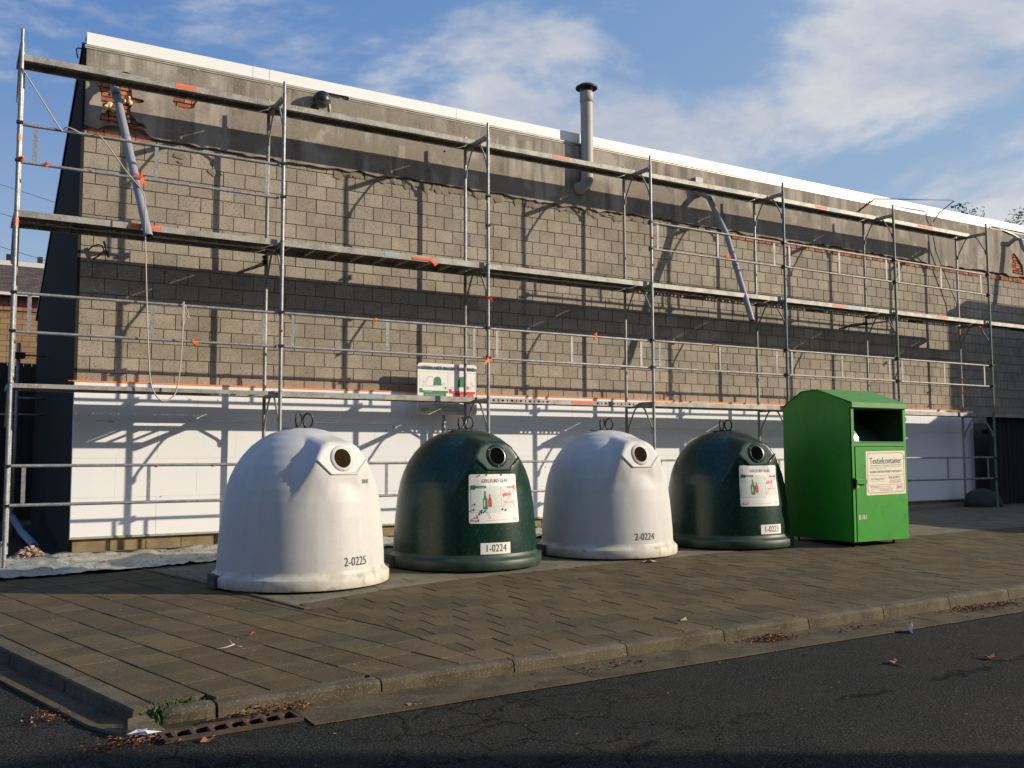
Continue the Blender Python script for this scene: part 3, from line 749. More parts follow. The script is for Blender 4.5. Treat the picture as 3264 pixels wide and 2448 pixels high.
m1 = MB(); m1.box(.765, 19.6, 1.000, 1.008, .125, .152); m1.box(.765, 19.6, 1.008, 1.095, .125, .131); bp('base_rail', m1, M_ALU)
m1 = MB()
for (x, z, s) in ((1.22, 1.62, .035), (1.25, 1.625, .03), (1.06, 1.63, .012), (1.05, 1.83, .008), (5.2, 1.60, .03)): rock(m1, (x, 1.008, z), (s, .006, s*.5), 10, int(x*90))
bp('grey_smudge', m1, M_INKG)
m1 = MB(); rw = random.Random(55)
for k in range(46):
    x, z = rw.uniform(.9, 19), rw.uniform(.2, 2.1); q = rw.uniform(.006, .022); rock(m1, (x, 1.0085, z), (q*rw.uniform(.6, 2), .003, q), 8, k+900)
stuff(bp('adhesive_speck', m1, mat('adhesive_grey', (.42, .41, .39), .9)))
# roof edge: white fascia panels, narrow shadow gap, metal gutter bead
fx = [.80, 3.0, 3.24, 6.3, 9.32, 12.4, 15.5, 18.6, 21.7, 24.8, 27.0]
for a, b in zip(fx, fx[1:]):
    m1 = MB(); m1.box(a+.003, b-.003, 1.092, 1.15, 6.622, 6.785); m1.box(a+.003, b-.003, 1.15, 1.34, 6.76, 6.785); bp('fascia_panel', m1, M_FASCIA)
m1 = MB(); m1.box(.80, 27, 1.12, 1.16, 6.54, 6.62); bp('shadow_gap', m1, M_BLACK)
m1 = MB(); m1.box(.78, 4.02, 1.055, 1.12, 6.578, 6.6); m1.box(.78, 4.02, 1.062, 1.12, 6.556, 6.571); m1.box(4.45, 20.7, 1.055, 1.12, 6.578, 6.6); m1.box(4.45, 20.7, 1.068, 1.12, 6.556, 6.570)
for x in [2.2+1.05*k for k in range(18)]: m1.box(x, x+.035, 1.048, 1.115, 6.545, 6.5535)
bp('edge_trim', m1, M_ALU)
m1 = MB(); m1.tube([(20.7, 1.04, 6.575), (21.1, 1.035, 6.56), (21.5, 1.03, 6.50), (21.9, 1.03, 6.42), (22.5, 1.03, 6.25)], .014, 6); m1.tube([(4.0, 1.045, 6.58), (4.1, 1.045, 6.56), (4.14, 1.045, 6.4), (4.15, 1.045, 6.2)], .011, 6); bp('lightning_wire', m1, M_ALU)
# far-corner hook on the roof corner
m1 = MB(); m1.tube([(.77, 1.14, 6.56), (.70, 1.14, 6.56), (.682, 1.14, 6.545), (.69, 1.14, 6.48), (.705, 1.14, 6.42)], .009, 6); bp('corner_hook', m1, M_DKMETAL)

# ------------------------------------------------------------------ flue, lamp, pipes on the wall
fl = tag(empty('flue_pipe', (8.78, .94, 5.8)), 'grey flue pipe with flat black cap rising over the roof edge', 'flue')
def rel(o, pts): return [tuple(Vector(p)-o.location) for p in pts]
m1 = MB(); m1.tube(rel(fl, [(8.66, 1.12, 5.80), (8.69, 1.02, 5.79), (8.735, .955, 5.83), (8.775, .94, 5.92), (8.78, .94, 6.1), (8.78, .94, 7.42)]), .108, 20); m1.build('pipe', M_PVCL, fl, sharp=50)
m1 = MB(); m1.lathe([(.108, 7.30-5.8), (.119, 7.305-5.8), (.119, 7.47-5.8), (.10, 7.50-5.8)], 24); m1.build('collar', M_PVCL, fl)
m1 = MB(); m1.lathe([(.0, 7.63-5.8), (.12, 7.625-5.8), (.19, 7.58-5.8), (.192, 7.555-5.8), (.12, 7.565-5.8), (.095, 7.5-5.8), (.08, 7.46-5.8), (0, 7.46-5.8)], 28); m1.build('cap', M_BLACK, fl, sharp=60)
lp = tag(empty('wall_lamp', (3.98, .93, 6.30)), 'round dark globe lamp mounted under the white roof edge', 'lamp')
m1 = MB(); m1.lathe([(.125*math.sin(t), .125*math.cos(t)+.12) for t in [PI*k/14 for k in range(8, 15)]], 26); m1.build('globe', M_LAMP, lp)
m1 = MB(); m1.lathe([(.132*math.sin(t), .132*math.cos(t)+.125) for t in [PI*k/14 for k in range(0, 9)]], 26); m1.build('lamp_shade', M_DKMETAL, lp)
m1 = MB(); m1.tube([(0, 0, .10), (-.10, .10, .04), (-.12, .17, .02)], .022, 8); m1.box(-.17, -.07, .165, .178, -.06, .10); m1.build('bracket', M_DKMETAL, lp)
def drainpipe(name, pts, label, box=None, joints=(), r=.052):
    o = tag(empty(name, pts[0]), label, 'pipe', 'loose roof drain pipes')
    m1 = MB(); m1.tube(rel(o, pts), r, 16, cap=False); m1.tube(rel(o, list(reversed(pts))), r*.9, 16, cap=False); m1.build('pipe', M_PVC, o, fixn=False)
    e0, e1 = Vector(pts[-2]), Vector(pts[-1]); d = (e1-e0).normalized()
    m1 = MB(); m1.tube([tuple(e1-d*.03-o.location), tuple(e1-d*.025-o.location)], r*.88, 14); m1.build('bore', M_HOLE, o)
    for t in joints:
        # sleeves along the last segment
        p = e0+(e1-e0)*t; m1 = MB(); m1.tube([tuple(p-d*.05-o.location), tuple(p+d*.05-o.location)], r*1.09, 16); m1.build('sleeve', M_PVC, o)
    if box:
        x, y, z = box; m1 = MB(); m1.prism([(-.09, .09), (.06, .09), (.10, .0), (.075, -.09), (-.05, -.07)], 'y', -.07, .09); m1.build('outlet_box', M_PVC, o, (x-pts[0][0], y-pts[0][1], z-pts[0][2]))
    return o
drainpipe('drain_pipe', [(1.10, 1.08, 6.20), (1.10, .98, 6.14), (1.12, .86, 6.05), (1.44, -.09, 3.87)], 'grey drain pipe hanging from the broken brick patch, left of the rail', (1.15, .98, 6.18), (.06, .38))
drainpipe('drain_pipe', [(11.40, 1.08, 6.10), (11.42, .95, 6.06), (11.46, .80, 5.95), (11.60, .50, 5.2), (11.62, -.07, 3.54)], 'grey drain pipe with a bent neck, hanging above the third white bell', (11.40, 1.0, 6.12), (.35,))
drainpipe('drain_pipe', [(21.35, 1.08, 6.20), (21.38, .90, 6.33), (21.52, .84, 6.34), (21.56, .80, 6.12), (21.9, .45, 5.3), (22.3, .0, 4.3)], 'dark drain pipe hanging at the far right end of the wall', None, (.4,))
# small vent box fixed beside pipe 2
o = MB().box(-.09, .09, 0, .09, -.045, .07).build('vent_box', M_PVC, None, (11.38, .965, 6.30)); tag(o, 'small grey metal box on the rendered band over the bent pipe', 'vent')
# rod and cable near the right
m1 = MB(); m1.tube([(15.914, 1.03, 6.32), (16.445, 1.02, 6.67), (17.3, .9, 6.75), (18.755, .75, 6.90), (18.82, .75, 6.88), (18.5, .9, 6.6), (18.40, 1.0, 6.40)], .013, 6)
tag(m1.build('bent_rod', M_DKMETAL), 'thin bent metal rod sticking up over the roof edge at right', 'rod')
m1 = MB(); m1.tube([(18.37, 1.03, 6.35), (18.37, 1.0, 6.178), (18.436, .99, 5.79), (18.678, .99, 5.363), (18.923, .99, 4.961), (19.128, .98, 4.609), (19.163, .98, 4.25)], .012, 6)
tag(m1.build('hanging_cable', M_CABLE), 'dark cable hanging down the wall at the right end', 'cable')
m1 = MB(); m1.tube([(.90, 1.09, 3.87), (.93, 1.03, 3.90), (1.0, 1.0, 3.93), (1.05, 1.0, 3.92), (1.075, 1.0, 3.86), (1.03, 1.02, 3.80), (.95, 1.04, 3.74)], .011, 6); m1.tube([(1.065, .98, 3.98), (1.13, .98, 3.77)], .014, 6); m1.tube([(1.075, 1.0, 3.86), (1.1, 1.09, 3.85)], .012, 6)
tag(m1.build('wall_hook', M_DKMETAL), 'bent dark iron hook fixed in the blocks near the left corner', 'hook')

# ------------------------------------------------------------------ scaffold
BAY, FWD = 3.1362, .7333
sca = tag(empty('scaffold', (0, 0, 0)), 'tall galvanised steel scaffold standing along the block wall', 'scaffold')
TR = .0245
def frame_meshes(z0):
    h = 2.0
    st = MB(); st.tube([(0, 0, z0), (0, 0, h+.03)], TR, 12); st.tube([(0, 0, h+.03), (0, 0, h+.20)], TR*.76, 10)
    st_top = st.mesh('standard', M_GALV, sharp=50)
    return st_top
ME_ST = MB().tube([(0, 0, 0.01), (0, 0, 2.03)], TR, 12).tube([(0, 0, 2.03), (0, 0, 2.20)], TR*.76, 10)
ME_ST_G = ME_ST.mesh('standard', M_GALV, sharp=50); ME_ST_D = ME_ST.mesh('standard', M_GALVD, sharp=50); ME_ST_B = ME_ST.mesh('standard', M_BLUEP, sharp=50); ME_ST_N = ME_ST.mesh('standard', M_GREENP, sharp=50)
tm = MB()
# U-shaped transom
tm.box(-.024, .024, TR, FWD-TR, 1.962, 1.968); tm.box(-.026, -.0241, TR, FWD-TR, 1.955, 2.012); tm.box(.0241, .026, TR, FWD-TR, 1.955, 2.012)
ME_TR = tm.mesh('transom', M_GALVD)
def brace_mesh(side):
    m1 = MB(); s = 1 if side == 0 else -1; y0 = 0 if side == 0 else FWD
    pts = [(0, y0+s*.28, 1.958), (0, y0+s*.25, 1.94), (0, y0+s*.22, 1.905), (0, y0+s*.065, 1.65), (0, y0+s*.045, 1.60), (0, y0+s*.042, 1.54)]
    m1.tube(pts, .014, 8); m1.box(-.006, .006, y0+s*.026 if s > 0 else y0-.044, y0+.044 if s > 0 else y0-.026, 1.52, 1.62)
    return m1.mesh('corner_brace', M_GALVD, sharp=50)
ME_B0, ME_B1 = brace_mesh(0), brace_mesh(1)
wd = MB(); wd.box(-.015, .015, .015, .055, -.045, .03); wd.box(-.035, .035, -.045, .02, -.014, .014)
ME_WD = wd.mesh('wedge_box', M_DKMETAL)
def frame(k, lv):
    fr = empty('frame', (k*BAY, 0, 2.0*lv)); fr.parent = sca
    link('transom', ME_TR, fr); link('corner_brace', ME_B0, fr); link('corner_brace', ME_B1, fr)
    o = {4: ME_ST_B, 6: ME_ST_N, 5: ME_ST_N if lv > 0 else ME_ST_G}.get(k, ME_ST_G)
    link('standard', o, fr); link('standard', ME_ST_D if (k+lv) % 2 else ME_ST_G, fr, (.05 if k == 0 else 0, FWD, 0)); link('wedge_box', ME_WD, fr, (0, 0, .62)); link('wedge_box', ME_WD, fr, (0, 0, 1.07))
for k in range(7):
    for lv in range(3): frame(k, lv)
for lv in range(2): frame(7, lv)
jk = MB(); jk.box(-.075, .075, -.075, .075, -.008, 0); jk.tube([(0, 0, 0), (0, 0, .25)], .019, 10)
ME_J = jk.mesh('base_jack', M_GALVD, sharp=50)
for k in range(8):
    for y in (0, FWD):
        z = gz(k*BAY, y)+.012; o = link('base_jack', ME_J, sca, (k*BAY, y, z))
# perforated steel plank: channel, top with real holes, side flanges
def holes_plate(L, Wd, nx, ny, hr, P, m1, mi=0):
    cw, chh = L/nx, Wd/ny
    for i in range(nx):
        for j in range(ny):
            x0, y0 = i*cw, j*chh; cx_, cy_ = x0+cw/2, y0+chh/2
            r = hr(i, j)
            if r is None:
                m1.add([P(x0, y0), P(x0+cw, y0), P(x0+cw, y0+chh), P(x0, y0+chh)], [(0, 1, 2, 3)], mi); continue
            rx, ry = r
            vs = [P(x0, y0), P(x0+cw, y0), P(x0+cw, y0+chh), P(x0, y0+chh)]
            ho = [P(cx_+rx*math.cos(a), cy_+ry*math.sin(a)) for a in (5*PI/4, 3*PI/2, 7*PI/4, 0, PI/4, PI/2, 3*PI/4, PI)]
            m1.add(vs+ho, [(0, 1, 6, 5, 4), (1, 2, 8, 7, 6), (2, 3, 10, 9, 8), (3, 0, 4, 11, 10)], mi)
PL = BAY-.028; PW = .32
def plank_mesh(front_holes=False, rear_holes=False, perf=True, wide=PW):
    m1 = MB(); H = .076
    def topP(u, v): return (u, v, H)
    if perf:
        nx, ny = 62, 6
        holes_plate(PL, wide, nx, ny, lambda i, j: None if (j in (0, ny-1) or i % 16 in (0, 15)) else (.0055, .005), topP, m1)
    else: m1.add([topP(0, 0), topP(PL, 0), topP(PL, wide), topP(0, wide)], [(0, 1, 2, 3)])
    def flange(y, hol):
        if hol:
            nx = 38
            holes_plate(PL, H, nx, 1, lambda i, j: None if (i < 1 or i > 36 or 15 < i < 22) else ((.026, .017) if i % 2 else (.014, .017)), lambda u, v: (u, y, v), m1)
        else: m1.add([(0, y, 0), (PL, y, 0), (PL, y, H), (0, y, H)], [(0, 1, 2, 3)])
    flange(0, front_holes); flange(wide, rear_holes)
    m1.add([(0, 0, 0), (PL, 0, 0), (PL, .03, .002), (0, .03, .002)], [(0, 1, 2, 3)]); m1.add([(0, wide, 0), (PL, wide, 0), (PL, wide-.03, .002), (0, wide-.03, .002)], [(0, 1, 2, 3)])
    m1.box(-.012, .0, .02, wide-.02, .01, .07); m1.box(PL, PL+.012, .02, wide-.02, .01, .07)
    nr = 15
    for k in range(1, nr):                       # stamped stiffening ribs on the underside
        x = PL*k/nr; m1.box(x-.008, x+.008, .004, wide-.004, .055, H-.004)
    return m1.mesh('deck_plank', M_DECK, fixn=False)
ME_P = plank_mesh(); ME_PR = plank_mesh(rear_holes=True); ME_PF = plank_mesh(front_holes=True, perf=False); 
OUT, INN = .058, .385
def plank(bay, lv, y, me, L=None):
    return link('deck_plank', me, sca, (bay*BAY+.014, y, 2.0*lv-.027))
for b in range(6): plank(b, 3, INN, ME_P)
for b in (0, 2, 3, 4, 5):
    plank(b, 2, OUT, ME_P); plank(b, 2, INN, ME_PR if b >= 3 else ME_P)
plank(6, 2, OUT, ME_P)
# aluminium platform, full width, cross ribs under it
m1 = MB(); m1.box(0, PL, 0, .022, 0, .085); m1.box(0, PL, .63, .652, 0, .085); m1.box(0, PL, .022, .63, .068, .08, 1)
for k in range(9): x = .15+k*(PL-.3)/8; m1.box(x-.016, x+.016, .022, .63, .02, .0675)
m1.build('platform', [M_DECK, mat('plywood_deck', (.09, .065, .045), .8)], sca, (BAY+.014, OUT-.01, 4.0-.03))
# level 1
for b in (1,): plank(b, 1, INN, ME_P)
plank(2, 1, INN-.02, ME_PF); plank(3, 1, INN, ME_P); plank(3, 1, OUT, ME_PR); plank(4, 1, INN, ME_P); plank(4, 1, OUT, ME_P); plank(5, 1, INN, ME_P); plank(6, 1, INN, ME_P)
# level 1 bay 0: hatch platform with its flap gone, an inner plank behind
m1 = MB(); m1.box(0, PL, 0, .045, 0, .05); m1.box(0, PL, .315, .345, 0, .05); m1.box(0, 2.40, .045, .315, .036, .046); m1.box(0, 2.40, .345, .455, .036, .046)
for x in (2.404, 2.62, 2.86): m1.box(x, x+.03, .0455, .3145, .012, .034)
m1.build('hatch_platform', M_DECK, sca, (.014, OUT, 2.0-.03))
link('deck_plank', plank_mesh(wide=.21), sca, (.014, .515, 1.973))
# guard rails: two tubes joined by flat uprights
def rail_mesh(mt):
    m1 = MB(); zz = (.62, 1.07)
    for z in zz: m1.tube([(.03, -.0, z), (BAY-.05, 0, z)], .019, 10)
    for x in (.17, 1.53, BAY-.22): m1.box(x-.022, x+.022, -.004, .004, zz[0]+.0188, zz[1]-.0188)
    return m1.mesh('guard_rail', mt, sharp=50)
ME_R = rail_mesh(M_GALV); ME_R2 = rail_mesh(M_GALVD)
for lv, bays in ((0, range(6)), (1, range(6)), (2, (0, 3, 4, 5))):
    for b in bays: 
        o = link('guard_rail', ME_R if b < 3 else ME_R2, sca, (b*BAY, .045 if False else .036, 2.0*lv+R.gauss(0, .006))); o.rotation_euler = (0, R.gauss(0, .0012), 0)
# wall ties, couplers
tm = MB(); tm.tube([(0, 0, 0), (.0, .38, .02)], .018, 8); tm.box(-.03, .03, -.04, .03, -.03, .03)
ME_T = tm.mesh('wall_tie', M_DKMETAL, sharp=50)
for k, z in ((1, 3.86), (5, 3.86)): link('wall_tie', ME_T, sca, (k*BAY-.03, FWD, z))
m1 = MB(); m1.tube([(3.10, .74, 3.96), (3.15, .76, 3.88)], .03, 8); m1.tube([(3.16, .78, 3.85), (2.80, 1.0, 3.72)], .009, 6); m1.build('tie_coupler', M_DKMETAL, sca)
m1 = MB(); m1.tube([(15.0, .85, 3.72), (15.25, .85, 3.79), (15.6, .8, 3.84), (16.45, .8, 3.97)], .016, 8); m1.tube([(15.3, .85, 3.79), (15.28, .85, 3.68)], .01, 6); m1.build('tie_coupler', M_DKMETAL, sca)
# tape scraps and painted marks on tubes and planks
def scrap(x, y, z, s=.05, mt=M_TAPE, seed=0):
    rr = random.Random(seed+int(x*100)); m1 = MB()
    m1.lathe([(.026, -.02), (.029, -.01), (.0275, .015), (.026, .02)], 10)
    for k in range(4):
        a = rr.uniform(0, 2*PI); l = s*rr.uniform(.7, 1.3); dx, dy = math.cos(a)*l, -abs(math.sin(a)*l*.6)
        m1.add([(0, -.028, .012), (.012, -.03, -.014), (dx, dy-.03, -l*rr.uniform(.1, 1.1)), (dx*.6, dy-.03, rr.uniform(0, .02))], [(0, 1, 2, 3)])
    return m1.build('tape_scrap', mt, sca, (x, y, z), fixn=False)
for k, (x, y, z, s) in enumerate(((.03, 0, 4.65, .05), (3.136, 0, 2.82, .03), (6.272, 0, 3.52, .08), (6.272, 0, 2.60, .09), (9.409, 0, 4.79, .03), (9.409, 0, 4.33, .03), (12.545, 0, 4.81, .02), (12.545, 0, 4.39, .02), (18.83, FWD, 2.83, .06), (18.83, FWD, 2.52, .07), (18.817, 0, 2.235, .04), (18.5, .05, 3.89, .06), (18.817, FWD, 3.82, .04))): scrap(x, y, z, s, seed=k)
def hscrap(x, z, s=.05, seed=0):
    rr = random.Random(seed); m1 = MB(); m1.tube([(-.022, 0, 0), (.022, 0, 0)], .0203, 8)
    for k in range(5): a = rr.uniform(0, 2*PI); m1.add([(-.02, -.02, 0), (.02, -.02, 0), (math.cos(a)*s, -.03-.02*k/5, math.sin(a)*s), (math.cos(a)*s-.02, -.03, math.sin(a)*s-.012)], [(0, 1, 2, 3)])
    m1.build('tape_scrap', M_TAPE, sca, (x, .036, z), fixn=False)
for k, (x, z, s) in enumerate(((1.36, 4.62, .10), (.30, 4.62, .03), (2.02, 2.62, .07), (8.27, 3.06, .07), (11.16, 4.62, .10), (4.48, 3.07, .03), (10.78, 3.07, .03), (2.30, 1.06, .008), (1.62, 1.06, .008))): hscrap(x, z, s, k)
def mark(x0, x1, y, zlo, zhi, mt):
    m1 = MB(); m1.box(x0, x1, y-.0025, y-.0008, zlo, zhi); m1.build('paint_mark', mt, sca)
z3, z2, z1_ = 5.973, 3.973, 1.973
for (x0, x1, lv, y, mt) in ((1.80, 2.06, 3, INN, M_TAPE), (2.88, 2.96, 3, INN, M_PVC), (7.70, 8.02, 3, INN, M_TAPE2), (11.42, 11.72, 3, INN, M_BLUE2), (13.86, 14.2, 3, INN, M_TAPE2), (14.3, 14.5, 3, INN, M_BLUE2), (17.0, 17.5, 3, INN, M_TAPE2),
                           (1.25, 1.37, 2, OUT, M_TAPE), (1.44, 1.62, 2, OUT, M_TAPE), (13.88, 14.29, 2, OUT, M_TAPE2), (14.3, 14.7, 2, OUT, M_BLUE2), (17.06, 17.43, 2, OUT, M_TAPE2), (4.62, 4.82, 2, OUT-.01, M_BLUE2), (8.02, 8.5, 1, INN-.02, M_TAPE), (4.4, 4.75, 1, INN, M_BLUE2), (10.4, 10.6, 1, OUT, M_BLUE2)):
    z = 2*lv-.027; mark(x0, x1, y, z+.018, z+.066, mt)
m1 = MB(); m1.add([(0, 0, .02), (.06, -.012, .035), (.32, -.012, .04), (.40, -.01, .01), (.43, -.02, -.03), (.38, -.02, -.07), (.36, -.012, -.03), (.30, -.008, .005), (.05, -.006, .0)], [(0, 1, 2, 7, 8), (2, 3, 6, 7), (3, 4, 5, 6)]); m1.build('tape_scrap', M_TAPE, sca, (5.02, OUT-.012, 3.985), fixn=False)
for (x0, z0, z1) in ((-.026, 4.85, 4.93), (-.026, 3.84, 3.94)):
    m1 = MB(); m1.lathe([(.0252, 0), (.0255, .01), (.0255, z1-z0)], 12); m1.build('paint_mark', M_TAPE2, sca, (0, 0, z0))

# rope
m1 = MB()
def smooth(pts, n=4):
    P = [Vector(p) for p in pts]; P = [P[0]*2-P[1]]+P+[P[-1]*2-P[-2]]; o = []
    for i in range(1, len(P)-2):
        for k in range(n):
            t = k/n; o.append(.5*((2*P[i])+(P[i+1]-P[i-1])*t+(2*P[i-1]-5*P[i]+4*P[i+1]-P[i+2])*t*t+(3*P[i]-P[i-1]-3*P[i+1]+P[i+2])*t**3))
    return o+[P[-2]]
m1.tube(smooth([(.0, -.03, 5.72), (.2, -.03, 5.41), (.43, .0, 5.07), (.47, .06, 5.09), (.5, -.0, 5.104), (.6, .0, 5.08), (.68, .05, 5.055), (.75, .06, 5.05), (.816, -.02, 5.061), (.872, -.1, 5.01), (1.0, -.15, 4.83), (1.169, -.16, 4.604), (1.336, -.16, 4.417), (1.38, -.15, 4.282), (1.385, -.15, 4.05), (1.40, -.10, 3.88), (1.407, -.06, 3.83)]), .0075, 6)
m1.tube(smooth([(1.407, -.05, 3.863), (1.425, -.05, 3.5), (1.438, -.05, 3.222), (1.474, -.05, 2.523), (1.512, -.05, 2.089), (1.579, -.05, 1.918), (1.663, -.05, 1.85), (1.746, -.05, 1.879), (1.819, -.05, 1.995), (1.862, -.05, 2.368), (1.89, -.01, 3.05), (1.89, .03, 3.09)]), .0085, 6)
m1.tube(smooth([(1.88, .0, 3.09), (1.875, -.02, 2.95), (1.869, -.02, 2.81), (1.90, -.02, 2.85), (1.90, -.01, 3.06), (1.93, -.02, 2.99), (1.955, -.02, 2.91), (1.93, -.02, 2.93), (1.895, .0, 3.05)]), .0075, 6)
tag(m1.build('rope', M_ROPE), 'pale rope tied to the left scaffold rails and hanging in a long loop', 'rope')

# ------------------------------------------------------------------ information sign behind the scaffold
SX0, SX1, SZ0, SZ1, SY = 5.495, 6.515, 1.79, 2.58, .80
sg = tag(empty('recycling_sign', (5.96, SY+.05, gz(6, 1))), 'white sign board with green and red panels reading STEEK HET IN UW BOLLEKE', 'sign')
def relm(mb, name, mats, par=sg, **k):
    o = mb.build(name, mats, par, **k); o.matrix_parent_inverse = Matrix.Translation(-par.location); return o
m1 = MB(); cw, chh = SX1-SX0, SZ1-SZ0
rp_ = []
for cx_, cz_, a in ((SX0+.05, SZ0+.05, PI), (SX1-.05, SZ0+.05, 1.5*PI), (SX1-.05, SZ1-.05, 0), (SX0+.05, SZ1-.05, .5*PI)):
    rp_ += [(cx_+.05*math.cos(a+k*PI/8), cz_+.05*math.sin(a+k*PI/8)) for k in range(5)]
m1.prism(rp_, 'y', SY, SY+.022); relm(m1, 'board', M_STW)
m1 = MB(); m1.tube([(5.96, SY+.05, gz(6, 1)), (5.96, SY+.05, 2.5)], .03, 10); relm(m1, 'post', M_GALV, sharp=50)
d = Decal(lambda u, v, lv: (SX0+u, SY-.001-.0011*lv, SZ0+v))
d.text('STEEK HET IN UW BOLLEKE!', .52, .715, .085, M_INKDG, 2, w=.91)
for u0, u1, mt, t1, t2 in ((.03, .51, M_INKGR, 'Wat mag wel?', 'Lege, transparante glazen flessen,'), (.53, .99, M_INKR, 'Wat mag niet?', 'Keramiek, porselein, vuurvast glas')):
    d.frame(u0, .34, u1, .655, .003, M_INKL, 1)
    d.rect(u0, .335, u1, .37, mt, 2); d.rect(u0+.07, .22, u1-.03, .335, mt, 2); d.rect(u0, .37, u0+.05, .40, mt, 2)
    d.text(t1, u0+.15, .352, .022, M_STW, 3); d.text(t2, u0+.07+(u1-u0-.1)/2, .305, .018, M_STW, 3, w=(u1-u0)-.16); d.text('bokalen en flacons' if u0 < .1 else 'en lampen', u0+.17, .278, .018, M_STW, 3)
def bell2(cu, cv, s, fill, rim):
    prof = [(-.5, 0), (-.5, .12), (-.46, .15), (-.45, .55), (-.36, .8), (-.2, .95), (0, 1.0), (.2, .95), (.36, .8), (.45, .55), (.46, .15), (.5, .12), (.5, 0)]
    pts = [(cu+a*s, cv+b*s) for a, b in prof]
    if fill: d.poly(pts, fill, 3)
    d.path(pts, .004, rim, 4, True)
bell2(.215, .44, .15, None, M_INKG); bell2(.335, .455, .13, M_INKGR, M_INKDG); bell2(.76, .44, .16, M_INKGR, M_INKDG)
for (u, v) in ((.10, .50), (.09, .44), (.44, .47), (.46, .42), (.58, .42), (.64, .41), (.92, .50), (.95, .46), (.90, .43)):
    d.path([(u-.018, v-.01), (u+.016, v-.014), (u+.02, v+.012), (u-.012, v+.016)], .003, M_INKG, 3, True)
d.rect(.47, .40, .485, .43, M_INKGR, 3); d.rect(.85, .40, .875, .45, M_INKOR, 3)
for k, (u0, u1) in enumerate(((.25, .80), (.27, .66), (.28, .78))): d.rect(u0, .155-k*.024, u1, .162-k*.024, M_INKG, 2)
d.rrect(.06, .055, .18, .095, .018, M_INK, 2); d.rrect(.068, .063, .172, .087, .011, M_STW, 3); d.text('0800 97 0 97', .29, .075, .028, M_INKG, 3); d.rect(.42, .07, .84, .078, M_INKG, 2)
relm(d.mb, 'print', d.mats, fixn=False)

# ------------------------------------------------------------------ glass bells
PROF = [(.845, .17), (.842, .30), (.828, .50), (.812, .68), (.792, .84), (.765, .97), (.725, 1.09), (.672, 1.20), (.605, 1.30), (.525, 1.39), (.43, 1.465), (.33, 1.52), (.22, 1.555), (.12, 1.572), (.0, 1.578)]
HEX = [(-.155, 1.105), (.155, 1.105), (.305, 1.245), (.215, 1.375), (.13, 1.422), (-.13, 1.422), (-.215, 1.375), (-.305, 1.245)]
HY = lambda z: -.752 + (z-1.105)*.26
def prof_r(z):
    for (r0, z0), (r1, z1) in zip(PROF, PROF[1:]):
        if z <= z1: return r0+(r1-r0)*max(0, z-z0)/(z1-z0)
    return 0
def bell_hull(sx=1):
    bm = bmesh.new()
    for x, z in HEX: bm.verts.new((x, HY(z), z))
    for a, z, e in ((-41, .86, .003), (41, .86, .003), (-34.5, .99, .022), (34.5, .99, .022), (-28.5, 1.12, .042), (28.5, 1.12, .042), (-30, .80, -.006), (30, .80, -.006), (-15, .86, -.004), (15, .86, -.004)):
        r = prof_r(z)+e; t = math.radians(a); bm.verts.new((r*math.sin(t), -r*math.cos(t), z))
    for x in (-.15, .15): bm.verts.new((x, -.03, 1.574))
    for x in (-.2, .2): bm.verts.new((x, -.2, 1.52))
    bm.verts.new((0, .1, 1.2)); bm.verts.new((0, 0, .9))
    bmesh.ops.convex_hull(bm, input=bm.verts)
    for v in [v for v in bm.verts if not v.link_faces]: bm.verts.remove(v)
    bmesh.ops.bevel(bm, geom=[e for e in bm.edges if e.calc_face_angle(0) > .12], offset=.010, segments=2, affect='EDGES', profile=.5)
    bmesh.ops.recalc_face_normals(bm, faces=bm.faces)
    return bm
HB = None
def bell_mesh(col):
    global HB
    if HB is None:
        bm = bell_hull(); HB = BVHTree.FromBMesh(bm); bm.free()
    # the shell: dome profile swollen smoothly by the two opening hoods
    prof = []
    for (r0, z0), (r1, z1) in zip(PROF, PROF[1:]):
        n = max(2, int(math.hypot(r1-r0, z1-z0)/.022))
        prof += [(r0+(r1-r0)*k/n, z0+(z1-z0)*k/n) for k in range(n)]
    NA = 176; m1 = MB(); vs = []
    for r, z in prof:
        for k in range(NA):
            a = 2*PI*k/NA; p = Vector((r*math.cos(a), r*math.sin(a), z)); c = Vector((0, 0, min(z, .95)))
            d = (p-c); l = d.length; d.normalize(); best = 0
            for sgn in (1, -1):
                h = HB.ray_cast(Vector((c.x*sgn, c.y*sgn, c.z))+Vector((d.x*sgn, d.y*sgn, d.z))*2.5, -Vector((d.x*sgn, d.y*sgn, d.z)))
                if h[0] is not None: best = max(best, 2.5-h[3])
            k_ = .014; x = best-l
            if x > -k_: l += (x+k_)**2/(4*k_) if x < k_ else x
            vs.append(tuple(c+d*l))
    n = len(prof); top = len(vs); vs.append((0, 0, 1.579)); ctr = Vector((0, HY(1.262), 1.262))
    fs = [(i*NA+k, i*NA+(k+1) % NA, (i+1)*NA+(k+1) % NA, (i+1)*NA+k) for i in range(n-1) for k in range(NA) if (Vector(vs[i*NA+k])-ctr).length > .080]+[((n-1)*NA+k, (n-1)*NA+(k+1) % NA, top) for k in range(NA)]
    m1.add(vs, fs, 0, True); return m1.mesh('body', col)
